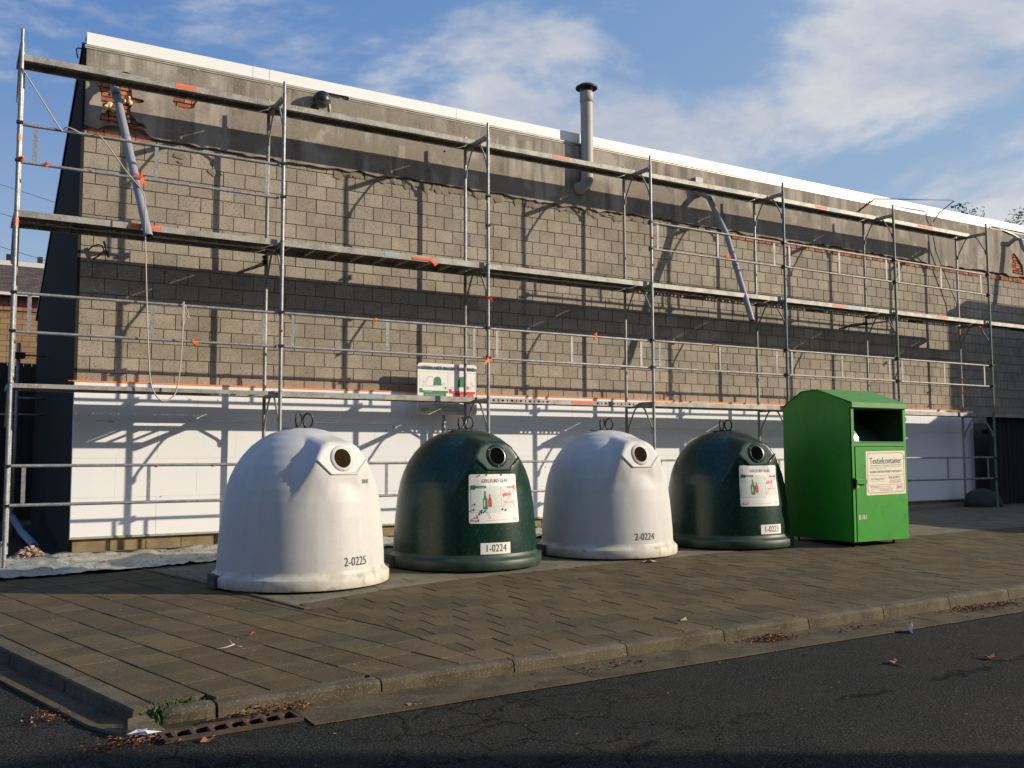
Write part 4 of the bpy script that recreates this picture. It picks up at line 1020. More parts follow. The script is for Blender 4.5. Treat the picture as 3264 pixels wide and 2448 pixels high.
def make_bell(name, label, loc, rz, col, rim, deco):
    t = tag(empty(name, loc, rz), label, 'glass container', 'bell shaped glass containers in a row')
    body_me = bell_mesh(col); link('body', body_me, t)
    bvh = BVHTree.FromPolygons([v.co.copy() for v in body_me.vertices], [tuple(p.vertices) for p in body_me.polygons])
    # bottom rim
    m1 = MB(); m1.lathe([(.80, .008), (.893, .008), (.900, .02), (.900, .102), (.894, .112), (.866, .132), (.852, .150), (.846, .176), (.80, .176)], 72); m1.build('rim', rim, t, sharp=40)
    for a in (-103, 77):
        ta = math.radians(a); m1 = MB(); m1.box(-.13, .13, -.925, -.80, .0, .125)
        o = m1.build('fork_block', M_RIMD, t); o.rotation_euler = (0, 0, ta)
    # opening panel with a hole, collar and flap
    cz = 1.262; cy = HY(cz); slope = math.atan(.26)
    pn = empty('opening', (0, cy, cz)); pn.parent = t; pn.rotation_euler = (-slope*1.0, 0, 0)
    hexl = []
    for x, z in HEX: hexl.append((x*.97, (z-cz)/math.cos(slope)*.97))
    m1 = MB(); n = 32
    ring = [(.098*math.cos(2*PI*k/n), .098*math.sin(2*PI*k/n)) for k in range(n)]
    def hexpt(a):     # point on hex outline at angle
        dx, dz = math.cos(a), math.sin(a); best = None
        for k in range(len(hexl)):
            (x0, z0), (x1, z1) = hexl[k], hexl[(k+1) % len(hexl)]
            den = dx*(z1-z0)-dz*(x1-x0)
            if abs(den) < 1e-9: continue
            tt = (x0*(z1-z0)-z0*(x1-x0))/den; ss = (x0*dz-z0*dx)/den
            if tt > 0 and -1e-6 <= ss <= 1+1e-6: best = tt if best is None else min(best, tt)
        return (dx*best, dz*best)
    angs = sorted([2*PI*k/n for k in range(n)])
    vs = [(x*q, y, z*q) for q, y in ((1.40, .004), (1.36, -.007), (1.0, -.008))for x, z in ring]; m1.add(vs, [(s*n+k, s*n+(k+1) % n, (s+1)*n+(k+1) % n, (s+1)*n+k) for s in range(2) for k in range(n)], 0, True); m1.build('panel', col, pn)
    m1 = MB(); m1.add([(x*1.02, -.0072, z*1.02) for x, z in ring], [tuple(range(n))]); m1.build('flap', M_RUB if col == M_BINW else M_HOLE, pn, fixn=False)
    m1 = MB(); vs = [(x*q, y, z*q) for q, y in ((1.04, -.008), (1.03, -.0095), (.99, -.0095), (.985, -.0073)) for x, z in ring]; m1.add(vs, [(s*n+k, s*n+(k+1) % n, (s+1)*n+(k+1) % n, (s+1)*n+k) for s in range(3) for k in range(n)], 0, True); m1.build('collar', col, pn)
    for a in (35, 145, 270):
        ta = math.radians(a); m1 = MB(); m1.tube([(.122*math.cos(ta), -.010, .122*math.sin(ta)), (.122*math.cos(ta), -.016, .122*math.sin(ta))], .005, 6); m1.build('rivet', M_GALV, pn)
    # lower lip of the panel
    m1 = MB(); lp_ = [hexl[7], hexl[0], hexl[1], hexl[2]]; m1.tube([(x*.99, -.0, z*.99) for x, z in lp_], .014, 8); m1.build('lip', col, pn)
    # lifting rings on top
    for k, (x, ry) in enumerate(((-.055, .35), (.055, -.25))):
        m1 = MB(); m1.box(x-.03, x+.03, -.03, .03, 1.571, 1.592); m1.build('ring_base', M_DKMETAL, t)
        m1 = MB(); nn = 20; m1.tube([(x+.052*math.cos(2*PI*i/nn)*math.cos(ry+rz*0), .052*math.cos(2*PI*i/nn)*math.sin(ry), 1.66+.074*math.sin(2*PI*i/nn)) for i in range(nn+1)], .0105, 8, cap=False); m1.build('lifting_ring', M_DKMETAL, t)
    m1 = MB(); m1.box(-.22, .16, -.035, .035, 1.568, 1.580); m1.build('top_plate', M_DKMETAL, t)
    # print and stickers
    def mapper(a0, zc_):
        def f(u, v, lv):
            a = math.radians(a0)+u/.80; z = zc_+v
            dirv = Vector((math.sin(a), -math.cos(a), 0)); org = dirv*2+Vector((0, 0, z))
            h = bvh.ray_cast(org, -dirv)
            r = (2-h[3]) if h[0] is not None else prof_r(z)
            r += .0025+.0016*lv
            return (r*dirv.x, r*dirv.y, z)
        return f
    deco(t, mapper)
    return t
M_RIMD = mat('dark_rim_block', (.05, .05, .045), .8, ndark=(.10, .095, .085), nscale=8)
def num_plain(txt, a0, z):
    def f(t, mp): d = Decal(mp(a0, z)); d.text(txt, 0, 0, .12, M_INK, 1, sx=.80); d.build('number', t)
    return f
def brandmark(t, mp):
    d = Decal(mp(20, 1.03)); d.text('K', -.045, 0, .062, M_INK, 1, mirror=True, sx=.8); d.text('INK', .014, 0, .062, M_INK, 1, sx=.8); d.build('maker_mark', t)
M_BINW2 = mat('mark_backing', (.74, .73, .71), .4)
def glass_sticker(t, mp, a0, z, worn):
    d = Decal(mp(a0, z), .03)
    w, h = .31, .27
    d.rrect(-w, -h, w, h, .025, M_STW, 0)
    d.text('GEKLEURD GLAS', .01, h-.075, .052, M_INK, 2, w=.34)
    d.rect(-w+.025, -.15, .06, h-.13, M_PALEG, 1); d.rect(.07, -.12, w-.02, h-.14, M_PALEP, 1)
    d.rect(-w+.02, h-.17, -w+.075, h-.12, M_INKDG, 2); d.rect(-w+.075, h-.155, -w+.20, h-.128, M_INKDG, 2); d.text('toegelaten', -w+.135, h-.142, .02, M_STW, 3)
    d.rect(w-.145, h-.158, w-.05, h-.138, M_INKR, 2); d.text('niet toegelaten', w-.10, h-.148, .012, M_STW, 3); d.rect(w-.05, h-.17, w-.015, h-.125, M_INKR, 2); d.line((w-.045, h-.165), (w-.02, h-.13), .004, M_STW); d.line((w-.02, h-.165), (w-.045, h-.13), .004, M_STW)
    def bottle(cu, cv, bw, bh, mt, mt2):
        pts = [(cu-bw, cv), (cu+bw, cv), (cu+bw, cv+bh*.55), (cu+bw*.35, cv+bh*.75), (cu+bw*.35, cv+bh), (cu-bw*.35, cv+bh), (cu-bw*.35, cv+bh*.75), (cu-bw, cv+bh*.55)]
        d.poly(pts, mt, 2); d.rect(cu-bw*.8, cv+bh*.15, cu-bw*.2, cv+bh*.5, mt2, 3)
    bottle(-.125, -.115, .024, .20, M_INKGR, M_PALEG); bottle(-.07, -.09, .02, .14, M_INKR, M_INKOR)
    d.line((.075, h-.15), (w-.025, -.115), .003, M_INKG); d.line((.075, -.115), (w-.03, h-.15), .003, M_INKG)
    d.path([(.10, .05), (.20, .075), (.205, .045), (.10, .022)], .006, M_INKR, 3, True); d.rect(.105, .03, .2, .055, M_INKOR, 2); d.rect(.13, -.035, w-.04, -.03, M_INKL, 3); d.path([(.10, -.03), (.13, -.045), (w-.06, -.045), (w-.03, -.03)], .004, M_INKG, 3)
    d.rrect(-w+.03, -h+.03, -w+.11, -h+.055, .01, M_INKR, 2); d.rrect(-w+.036, -h+.035, -w+.104, -h+.05, .006, M_STW, 3); d.text('FOST', w-.055, -h+.04, .03, M_INKG, 3); d.rect(-.12, -h+.034, .16, -h+.037, M_INKL, 2)
    if worn:
        rr = random.Random(6)
        for (u, v) in ((-.25, -.06), (-.26, -.12), (.08, -.12), (.12, -.13), (-.18, -.15), (-.2, -.17), (-.22, -.20), (-.19, .255), (-.1, .262), (.1, .262), (-.21, -.24), (-.17, -.13)):
            d.poly([(u+rr.uniform(.004, .016)*math.cos(2*PI*k/6), v+rr.uniform(.006, .016)*math.sin(2*PI*k/6)) for k in range(6)], M_BING, 4)
        d.path([(-.12, -.13), (-.09, -.17), (-.07, -.22)], .004, M_INK, 4); d.path([(-.12, -.12), (-.16, -.16)], .008, M_BING, 4)
    d.build('sticker', t)
def num_plate(txt, a0, z):
    def f(t, mp): d = Decal(mp(a0, z), .03); d.rect(-.175, -.062, .175, .062, M_STW, 0); d.text(txt, 0, 0, .115, M_INK, 1, sx=.78); d.build('number_plate', t)
    return f
def multi(*fs): return lambda t, mp: [f(t, mp) for f in fs]
rots = [math.atan2(.24, .97), .04, 0.0, -.15]
bells = [((2.61, -2.57), M_BINW, M_RIMW, 'white bell shaped glass container marked 2-0225, leftmost of the row', multi(num_plain('2-0225', 6, .255), brandmark), 'glass_bell'),
         ((4.72, -2.2), M_BING, M_RIMG, 'dark green bell shaped glass container with number plate 1-0224 and scratched sticker', multi(lambda t, mp: glass_sticker(t, mp, -5, .79, True), num_plate('1-0224', -6, .245)), 'glass_bell'),
         ((6.8, -2.2), M_BINW, M_RIMW, 'white bell shaped glass container marked 2-0224, between the two green ones', multi(num_plain('2-0224', -3, .26)), 'glass_bell'),
         ((8.85, -2.25), M_BING, M_RIMG, 'dark green bell shaped glass container with number plate 1-0223, next to the textile box', multi(lambda t, mp: glass_sticker(t, mp, 0, .83, False), num_plate('1-0223', 9, .255)), 'glass_bell')]
for (xy, cm, rm, lab, deco, nm), rz in zip(bells, rots):
    make_bell(nm, lab, (xy[0], xy[1], gz(*xy)+.004), rz, cm, rm, deco)

# ------------------------------------------------------------------ textile container
CX, CY, CWd, CD = 9.95, -3.52, 1.14, 1.215
cz0 = gz(CX+.5, CY+.5)+.065; EH = 1.885
tcn = tag(empty('textile_container', (CX, CY, gz(CX+.5, CY+.5))), 'bright green metal textile container with open chute and white notice', 'textile container')
def tp(mb, name, mats, **k): return mb.build(name, mats, tcn, (0, 0, .065), **k)
side = [(0, 0), (CD, 0), (CD, EH-.02), (CD*.70, EH+.19), (CD*.46, EH+.205), (0, EH)]
for x0, nm in ((0, 'side_panel'), (CWd-.006, 'side_panel')):
    m1 = MB(); m1.prism([(a if a else .003, b) for a, b in side], 'x', x0, x0+.006); tp(m1, nm, M_CGREEN)
m1 = MB(); m1.box(.006, CWd-.006, CD-.006, CD, 0, EH-.02); tp(m1, 'back_panel', M_CGREEN)
m1 = MB(); m1.box(.006, CWd-.006, .02, CD-.006, 0, .006); tp(m1, 'floor_panel', M_CGREEN)
m1 = MB()
rp2 = [(-.035, EH-.0), (CD*.46, EH+.212), (CD*.70, EH+.197), (CD+.012, EH-.02)]
for (a, b), (c_, d_) in zip(rp2, rp2[1:]): m1.prism([(a, b), (c_, d_), (c_, d_+.006), (a, b+.006)], 'x', -.012, CWd+.012)
tp(m1, 'roof', M_CGREEND)
m1 = MB(); m1.box(-.012, CWd+.012, -.038, -.032, EH-.062, EH+.002); m1.box(-.012, -.007, -.032, .02, EH-.062, EH-.004); m1.box(CWd+.007, CWd+.012, -.032, .02, EH-.062, EH-.004); tp(m1, 'roof_lip', M_CGREEND)
# front frame
DZ1 = EH-.60
m1 = MB(); m1.box(0, .052, -.004, .02, 0, EH-.04); m1.box(CWd-.052, CWd, -.004, .02, 0, EH-.04); m1.box(.052, CWd-.052, -.003, .02, DZ1+.008, DZ1+.065); m1.box(.052, CWd-.052, -.003, .02, EH-.075, EH-.04); m1.box(CWd-.004, CWd+.022, .0, .05, .02, .06); tp(m1, 'front_frame', M_CGREEN)
m1 = MB(); m1.box(.058, CWd-.056, -.013, .012, .0, DZ1); tp(m1, 'door', M_CGREEN)
m1 = MB(); m1.box(.052, .0575, -.002, .018, .0, DZ1+.006); m1.box(CWd-.0555, CWd-.052, -.002, .018, .0, DZ1+.006); m1.box(.058, CWd-.056, .0, .018, DZ1+.0005, DZ1+.0075); tp(m1, 'door_seam', M_HOLE)
# chute cavity
z0, z1 = DZ1+.065, EH-.075
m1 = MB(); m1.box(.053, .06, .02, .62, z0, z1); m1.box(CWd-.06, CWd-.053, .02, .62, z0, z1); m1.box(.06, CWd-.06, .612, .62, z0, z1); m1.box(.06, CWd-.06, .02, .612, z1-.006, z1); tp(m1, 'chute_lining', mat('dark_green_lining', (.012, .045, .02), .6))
m1 = MB(); m1.box(.06, CWd-.06, -.012, .40, z0-.002, z0+.006); tp(m1, 'chute_shelf', mat('worn_shelf', (.14, .19, .06), .5, ndark=(.20, .19, .10), nscale=12))
m1 = MB(); pr = [(.28-.20*math.cos(t), z0+.006+.20*math.sin(t)) for t in [PI*k/16 for k in range(17)]]
n = len(pr); m1.add([(.0605, a, b) for a, b in pr]+[(.25, a, b) for a, b in pr], [(k, k+1, n+k+1, n+k) for k in range(n-1)], 0, True); m1.add([(.25, a, b) for a, b in pr], [tuple(range(n))]); tp(m1, 'drum_end', M_DRUM)
m1 = MB(); m1.prism([(.30, z0+.006), (.61, z0+.006), (.61, z1-.03)], 'x', .255, CWd-.061); tp(m1, 'drum', mat('dark_drum', (.015, .05, .035), .45))
# latch and padlock, hinges, feet
m1 = MB(); m1.box(.035, .235, -.05, -.014, .78, .84); m1.build('latch', M_CGREEN, tcn, (0, 0, .065))
m1 = MB(); m1.box(.03, .075, -.048, -.022, .725, .762); m1.tube([(.038, -.035, .76), (.038, -.035, .785), (.067, -.035, .785), (.067, -.035, .76)], .004, 6); m1.build('padlock', M_BRASS, tcn, (0, 0, .065))
m1 = MB(); m1.box(.0, .034, -.02, -.0045, .74, .86); m1.build('latch_slot', M_HOLE, tcn, (0, 0, .065))
for z in (.30, .34, 1.12, 1.15): m1 = MB(); m1.tube([(CWd-.075, -.0135, z), (CWd-.075+.01, -.018, z)], .006, 6); m1.build('rivet', M_CGREEN, tcn, (0, 0, .065))
for x in (.14, CWd-.2):
    for y in (.1, CD-.12):
        m1 = MB(); m1.tube([(0, 0, .07), (0, 0, .01)], .015, 8); m1.box(-.045, .045, -.03, .03, 0, .012); m1.build('foot', M_DKMETAL, tcn, (x, y, 0))
# notice
d = Decal(lambda u, v, lv: (.262+u*.955, -.0145-.0011*lv, .62+v+u*.012))
M_CREAM = mat('cream_sticker', (.72, .68, .56), .5)
d.rect(0, 0, .86, .0001, M_CREAM, 0) if False else None
WN, HN = .865, .60
d.rect(0, 0, WN, HN, M_CREAM, 0)
def rring(u0, v0, u1, v1, r, t, m, lv):
    pts = []
    for cx_, cy_, a in ((u1-r, v0+r, 1.5*PI), (u1-r, v1-r, 0), (u0+r, v1-r, .5*PI), (u0+r, v0+r, PI)):
        pts += [(cx_+r*math.cos(a+k*PI/12), cy_+r*math.sin(a+k*PI/12)) for k in range(7)]
    d.path(pts, t, m, lv, True)
rring(.03, .03, WN-.03, HN-.025, .05, .009, M_INKOR, 1)
d.text('Textielcontainer', .43, .465, .125, M_INK, 2, w=.70)
d.text('In deze container hoort enkel proper en herbruikbaar textiel:', .43, .405, .024, M_INK, 2, w=.70)
d.text('Textiel, lederwaren, schoenen, handtassen, dekbedden, kussens, gordijnen,', .43, .382, .020, M_INKG, 2, w=.70)
d.text('tafellakens, riemen, petten, sjaals ...', .27, .360, .020, M_INKG, 2, w=.38)
d.text('SLUIKSTORTEN WORDT BESTRAFT!', .43, .315, .045, M_INK, 2, w=.70)
d.rect(.034, .265, WN-.034, .270, M_INKOR, 1); d.rect(.034, .135, WN-.034, .140, M_INKOR, 1)
rring(.07, .19, .42, .25, .028, .003, M_INKL, 2); d.text('de kringwinkel', .245, .22, .042, M_INKG, 2, w=.29); d.rect(.11, .18, .36, .183, M_INKL, 2)
d.text('016 26 09 21', .62, .232, .048, M_INK, 2, w=.25); d.text('Gratis ophaling van', .64, .195, .026, M_INK, 2, w=.24); d.text('herbruikbare goederen', .63, .168, .026, M_INK, 2, w=.28)
d.text('SPIT Buitenhuis', .185, .112, .03, M_INK, 2, w=.21); d.text('(Centrum) Openingsuren', .43, .112, .02, M_INKG, 2, w=.24); d.text('Kringwinkels, Heidebergstraat en Diestsestraat', .34, .085, .02, M_INKG, 2, w=.50); d.text('Kessel-Lo', .13, .06, .02, M_INKG, 2); d.text('Tel. 016 22 61 26', .42, .06, .024, M_INK, 2, w=.28)
d.frame(.655, .05, .80, .125, .0025, M_INKOR, 2); d.text('SPIT', .727, .090, .06, M_INKOR, 2, w=.12); d.build('notice', tcn).location = (0, 0, .065)
d = Decal(lambda u, v, lv: (.17+u, -.0145-.0011*lv, .325+v)); d.text('B181', 0, 0, .085, M_STW, 1, w=.16); d.build('number', tcn).location = (0, 0, .065)

# ------------------------------------------------------------------ plastic sheet, rubble, litter
m1 = MB(); rt_ = random.Random(12); nx, ny = 300, 34
import mathutils.noise as mn
def tz(x, y, t): 
    return gz(x, y)+.016 + .07*max(0, mn.noise(Vector((x*2.2, y*4, 1))))*(.4+t) + .04*abs(mn.noise(Vector((x*5+y*3, y*9, 5)))) + .018*abs(mn.noise(Vector((x*13, y*19+x*6, 7))))
for i in range(nx+1):
    x = -.75+(12.0)*i/nx
    yf = (-.93+.10*x if x < 1.3 else -.80+.235*(x-1.3)) if x < 3.6 else -.26+.02*math.sin(x*3)
    yb = (1.25 if x < .55 else .93)
    for j in range(ny+1):
        t = j/ny; y = yf+(yb-yf)*t+.012*mn.noise(Vector((x*5, 0, 0))); m1.v.append((x, y, tz(x, y, t)))
m1.f = [(i*(ny+1)+j, (i+1)*(ny+1)+j, (i+1)*(ny+1)+j+1, i*(ny+1)+j+1) for i in range(nx) for j in range(ny)]; m1.m = [0]*len(m1.f); m1.sm = [True]*len(m1.f)
tag(m1.build('plastic_sheet', M_TARP, fixn=False), 'dusty pale green plastic sheet spread on the ground at the foot of the wall', 'plastic sheet')
m1 = MB(); rr = random.Random(31)
for k in range(110):
    x = .34+rr.gauss(0, .085); y = 1.16+rr.gauss(0, .07); h = max(0, .13-.7*abs(x-.34)); s = rr.uniform(.012, .045)
    rock(m1, (x, y, -.07+rr.random()*h), (s*1.2, s, s*.8), 9, k)
tag(stuff(m1.build('rubble_heap', M_RUBBLE)), 'small heap of pink brick rubble on the sheet at the alley mouth', 'rubble')
m1 = MB()
for k in range(170):
    x = rr.uniform(-.6, 3.2); y = rr.uniform(-.85+.1*x, .95); s = rr.uniform(.004, .016); rock(m1, (x, y, tz(x, y, .6)+s*.4+.006), (s*1.3, s, s*.6), 7, k+300)
tag(stuff(m1.build('rubble_crumbs', M_RUBBLE)), 'scattered mortar crumbs lying on the plastic sheet', 'rubble')
# red cord along the sheet's front edge
def leaf_geo(mb, x, y, z, s, rr):
    a = rr.uniform(0, 2*PI); ca, sa = math.cos(a), math.sin(a); l, w = s, s*rr.uniform(.3, .55); c = rr.uniform(.1, .5)*s
    pts = [(-l/2, 0, 0), (-l*.1, w/2, c*.6), (l/2, 0, c*rr.uniform(0, .8)), (-l*.1, -w/2, c)]
    mb.add([(x+p*ca-q*sa, y+p*sa+q*ca, z+r_) for p, q, r_ in pts], [(0, 1, 2), (0, 2, 3)])
def leaf_pile(cx_, cy_, sx, sy, n, seed, label, z0=RZ+.008, smin=.012, smax=.038, hh=.03):
    rr = random.Random(seed); m1 = MB()
    for k in range(n):
        x, y = cx_+rr.gauss(0, sx), cy_+rr.gauss(0, sy)*1.0
        yk = KY(x)-.012
        if y > yk and x > .47: y = yk-abs(rr.gauss(0, .02))
        leaf_geo(m1, x, y, z0+rr.random()*hh*math.exp(-((x-cx_)/sx)**2*.5), rr.uniform(smin, smax), rr)
    tag(stuff(m1.build('dry_leaves', M_LEAF, None, fixn=False)), label, 'leaves')
leaf_pile(1.02, -6.87, .14, .045, 190, 1, 'dry orange leaves heaped on the right end of the drain grate', RZ+.025)
leaf_pile(.26, -7.02, .11, .06, 170, 2, 'dry red leaves gathered at the driveway corner left of the grate')
leaf_pile(-.06, -6.30, .05, .08, 90, 3, 'few dry leaves lying in the driveway gutter', RZ+.014)
leaf_pile(4.95, -6.82, .13, .05, 260, 4, 'brown leaf heap against the kerb below the last dark green bell')
leaf_pile(7.75, -6.78, .28, .06, 480, 5, 'large dry leaf heap in the gutter at far right')
leaf_pile(3.3, -6.92, .18, .05, 60, 6, 'thin scatter of straw and leaves in the gutter at centre', smin=.015, smax=.04, hh=.012)
leaf_pile(5.9, -6.87, .16, .05, 55, 7, 'thin straw scatter in the gutter between the two leaf heaps', smin=.015, smax=.04, hh=.012)
rr = random.Random(77); m1 = MB()
for k in range(420):
    x = rr.uniform(.8, 11); y = KY(x)-rr.uniform(.0, .42) if rr.random() < .55 else KY(x)-rr.uniform(.4, 2.2)
    leaf_geo(m1, x, y, RZ+.018 if y > KY(x)-.43 else RZ+.004, rr.uniform(.006, .03), rr)
tag(stuff(m1.build('leaf_litter', M_LEAF, None, fixn=False)), 'tiny leaf bits and straw scattered over gutter and road', 'leaves')
m1 = MB()
for k in range(520):
    x = rr.uniform(.2, 12); y = rr.uniform(-6.6, -2.9)
    if x < LX(y)+.1: continue
    leaf_geo(m1, x, y, gz(x, y)+.004, rr.uniform(.004, .016), rr)
tag(stuff(m1.build('pavement_specks', mat('pale_specks', (.34, .31, .26), .9, var=.3), None, fixn=False)), 'small pale specks and crumbs lying on the paving slabs', 'litter')
def crumple(name, loc, s, mt, label, cat, seed, flat=.5):
    m1 = MB(); rr = random.Random(seed); n = 9
    pts = [(rr.gauss(0, .5)*s, rr.gauss(0, .35)*s, abs(rr.gauss(0, .4))*s*flat) for _ in range(n)]
    for k in range(14): i, j, l = rr.sample(range(n), 3); m1.add([pts[i], pts[j], pts[l]], [(0, 1, 2)])
    return tag(m1.build(name, mt, None, loc, fixn=False), label, cat)
crumple('paper_tissue', (6.16, -7.17, RZ+.004), .10, M_PAPER, 'crumpled white tissue lying on the asphalt near the gutter', 'litter', 1, .9)
crumple('silver_wrapper', (.36, -6.985, RZ+.03), .06, M_PAPER, 'crumpled silver wrapper on the red leaves beside the drain grate', 'litter', 2, .8)
crumple('plastic_scrap', (6.62, -3.27, gz(6.6, -3.3)+.006), .13, mat('beige_scrap', (.50, .44, .33), .7), 'beige plastic scrap lying in front of the second white bell', 'litter', 3, .4)
crumple('paper_scrap', (4.52, -6.27, gz(4.5, -6.3)+.006), .06, mat('beige_scrap', (.5, .44, .33)), 'small pale scrap on the slabs near the middle of the kerb', 'litter', 4, .5)
crumple('pink_scrap', (1.427, -5.04, gz(1.4, -5)+.004), .035, M_PINK, 'small pink plastic scrap on the slabs in front of the first bell', 'litter', 5, .9)
m1 = MB(); m1.tube([(1.08, -5.40, gz(1.1, -5.4)+.006), (1.15, -5.385, gz(1.1, -5.4)+.008), (1.21, -5.37, gz(1.2, -5.4)+.02)], .0045, 5); m1.tube([(1.2, -5.37, gz(1.2, -5.4)+.015), (1.18, -5.34, gz(1.2, -5.4)+.05)], .0025, 5); m1.tube([(1.2, -5.37, gz(1.2, -5.4)+.01), (1.25, -5.41, gz(1.2, -5.4)+.006)], .003, 5)
tag(m1.build('twig', M_ROPE), 'pale forked twig lying on the left slabs', 'twig')
def big_leaf(x, y, s, label, seed):
    m1 = MB(); rr = random.Random(seed); n = 10; pts = []
    for k in range(n):
        a = 2*PI*k/n; r = s*(.5 if k % 2 else .32)*rr.uniform(.8, 1.2); pts.append((r*math.cos(a)*1.3, r*math.sin(a), rr.uniform(0, .3)*s))
    m1.add([(0, 0, s*.12)]+pts, [(0, 1+k, 1+(k+1) % n) for k in range(n)]); m1.tube([(-s*.6, 0, .01), (-s*1.2, -s*.1, .004)], .002, 4)
    o = m1.build('fallen_leaf', M_LEAF, None, (x, y, RZ+.004), fixn=False); o.rotation_euler[2] = seed; tag(o, label, 'leaf', 'single leaves on the road')
big_leaf(5.085, -7.84, .11, 'big brown leaf lying flat on the asphalt below the tissue', 1)
big_leaf(5.776, -8.08, .10, 'curled brown leaf farthest out on the asphalt at right', 2)
big_leaf(1.78, -7.10, .06, 'single orange leaf at the edge of the gutter left of centre', 3)
big_leaf(.62, -7.17, .07, 'yellow brown leaf just below the drain grate', 4)
big_leaf(-.30, -6.28, .05, 'leaf alone on the driveway asphalt at the left edge', 5)

# ------------------------------------------------------------------ alley at the left and houses beyond
def rows_of(parent, x0, x1, y, z0, z1, w, h, mt, name, gap=.012, lap=0, slope=0, cap=280, key=None, depth=.03):
    """tiles or blocks laid in courses on the front of a wall or a roof plane (slope: dy per dz)"""
    me = {}; lst = []; k = 0; z = z0
    while z < z1-.01:
        x = x0-(w/2 if k % 2 else 0); hh = min(h, z1-z)
        while x < x1:
            a, b = max(x, x0), min(x+w, x1)
            if b-a > .04: lst.append((a, b, z, hh))
            x += w
        z += h; k += 1
    field = MB()
    for i, (a, b, z, hh) in enumerate(lst):
        W_, H_ = round(b-a-gap, 3), round(hh-gap, 3)
        t = depth
        def geo(): return MB().add([(0, 0, 0), (W_, 0, 0), (W_, slope*H_, H_), (0, slope*H_, H_), (0, t, 0), (W_, t, 0), (W_, t+slope*H_, H_), (0, t+slope*H_, H_)], [(0, 1, 2, 3), (0, 4, 5, 1), (1, 5, 6, 2), (2, 6, 7, 3), (3, 7, 4, 0)])
        yy_ = y+slope*(z-z0)-lap
        if i < cap:
            if (W_, H_) not in me: me[(W_, H_)] = geo().mesh(name, mt, fixn=False)
            link(name, me[(W_, H_)], parent, (a-parent.location.x, yy_-parent.location.y, z-parent.location.z))
        else:
            g_ = geo(); field.add([(p+a, q+yy_, r_+z) for p, q, r_ in g_.v], g_.f)
    if field.v: o = stuff(field.build(name+'_field', mt, parent, fixn=False)); o.matrix_parent_inverse = Matrix.Translation(-parent.location)
hs = tag(empty('neighbour_house', (-3, 24, -.1)), 'tan brick house with dark slate roof seen beyond the left corner', 'house')
def hp(mb, name, mt): o = mb.build(name, mt, hs); o.matrix_parent_inverse = Matrix.Translation(-hs.location); return o
m1 = MB(); m1.box(-3, 4, 24.03, 30, -.1, 6.12); hp(m1, 'wall', M_TANJ)
m1 = MB(); m1.prism([(23.7, 6.66), (27, 8.2), (31, 6.6)], 'x', -3, 4); hp(m1, 'roof', M_SLATE)
rows_of(hs, -.4, 2.3, 24.0, 4.35, 6.10, .45, .19, M_TAN, 'wall_block', .014, depth=.04, cap=120)
rows_of(hs, -.4, 2.3, 23.96, 6.14, 6.62, .30, .16, M_REDT, 'cladding_tile', .012, depth=.07, cap=60)
rows_of(hs, -.4, 2.3, 23.60, 6.70, 8.16, .24, .10, M_SLATE, 'roof_slate', .008, slope=2.1, depth=.03, cap=250)
m1 = MB(); m1.box(-3, 4, 23.5, 23.66, 6.60, 6.70); hp(m1, 'gutter', M_WTRIM)
m1 = MB(); m1.box(-3, 4, 26.6, 26.9, 8.16, 8.34); hp(m1, 'ridge', M_WTRIM)
for x in (1.02, 2.05): m1 = MB(); m1.box(x-.09, x+.09, 26.7, 26.85, 8.36, 8.60); hp(m1, 'roof_vent', M_DKMETAL)
m1 = MB(); m1.box(-3, 4, 26.9, 27.1, 8.34, 8.40); hp(m1, 'ridge_cap', M_SLATE)
# dark timber fence across the alley
fe = tag(empty('alley_fence', (-4, 9, -.1)), 'dark timber fence closing the alley beside the block wall', 'fence')
for k in range(34):
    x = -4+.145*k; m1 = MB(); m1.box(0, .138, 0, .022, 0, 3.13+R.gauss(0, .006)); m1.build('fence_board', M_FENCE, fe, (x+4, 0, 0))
m1 = MB(); m1.box(0, 4.93, .03, .045, 0, 3.08); m1.build('backing_board', M_FENCE, fe)
m1 = MB(); m1.box(0, 4.93, .046, .07, .4, .5); m1.box(0, 4.93, .046, .07, 1.5, 1.6); m1.box(0, 4.93, .046, .07, 2.6, 2.7); m1.build('rail', M_FENCE, fe)
# metal rack standing in the alley
rk = tag(empty('metal_rack', (.33, 5, -.1)), 'thin steel post and cross bars standing in the dark alley', 'rack')
m1 = MB(); m1.tube([(0, 0, 0), (0, 0, 3.12)], .03, 8); m1.build('post', M_GALVD, rk)
for z in (2.92, 2.22, 1.95): m1 = MB(); m1.tube([(-.25 if z < 2 else .0, 0, z), (.40, 0, z)], .017, 8); m1.build('cross_bar', M_GALVD, rk)
m1 = MB(); m1.box(-.08, .10, -.05, .05, 2.86, 2.96); m1.build('coupler', M_DKMETAL, rk)
# pipe leaning in the alley
m1 = MB(); m1.tube([(0, 3.3, .38), (.12, 1.3, .12), (.2, 0, .03)], .055, 12)
tag(m1.build('loose_pipe', M_PVC, None, (.28, 2.4, -.08)), 'grey plastic pipe lying in the dark alley at left', 'pipe')
# overhead wires at left
for k, (z0, z1) in enumerate(((7.9, 6.6), (9.2, 8.0), (10.4, 9.3))):
    m1 = MB(); m1.tube([(-14, 20+k, z0+3.2), (-6, 22+k, z0+1.6), (4, 24+k, z1+.9)], .012, 5)
    tag(m1.build('overhead_wire', M_CABLE), ('lowest', 'middle', 'highest')[k]+' overhead wire crossing the sky at the left edge', 'wire')
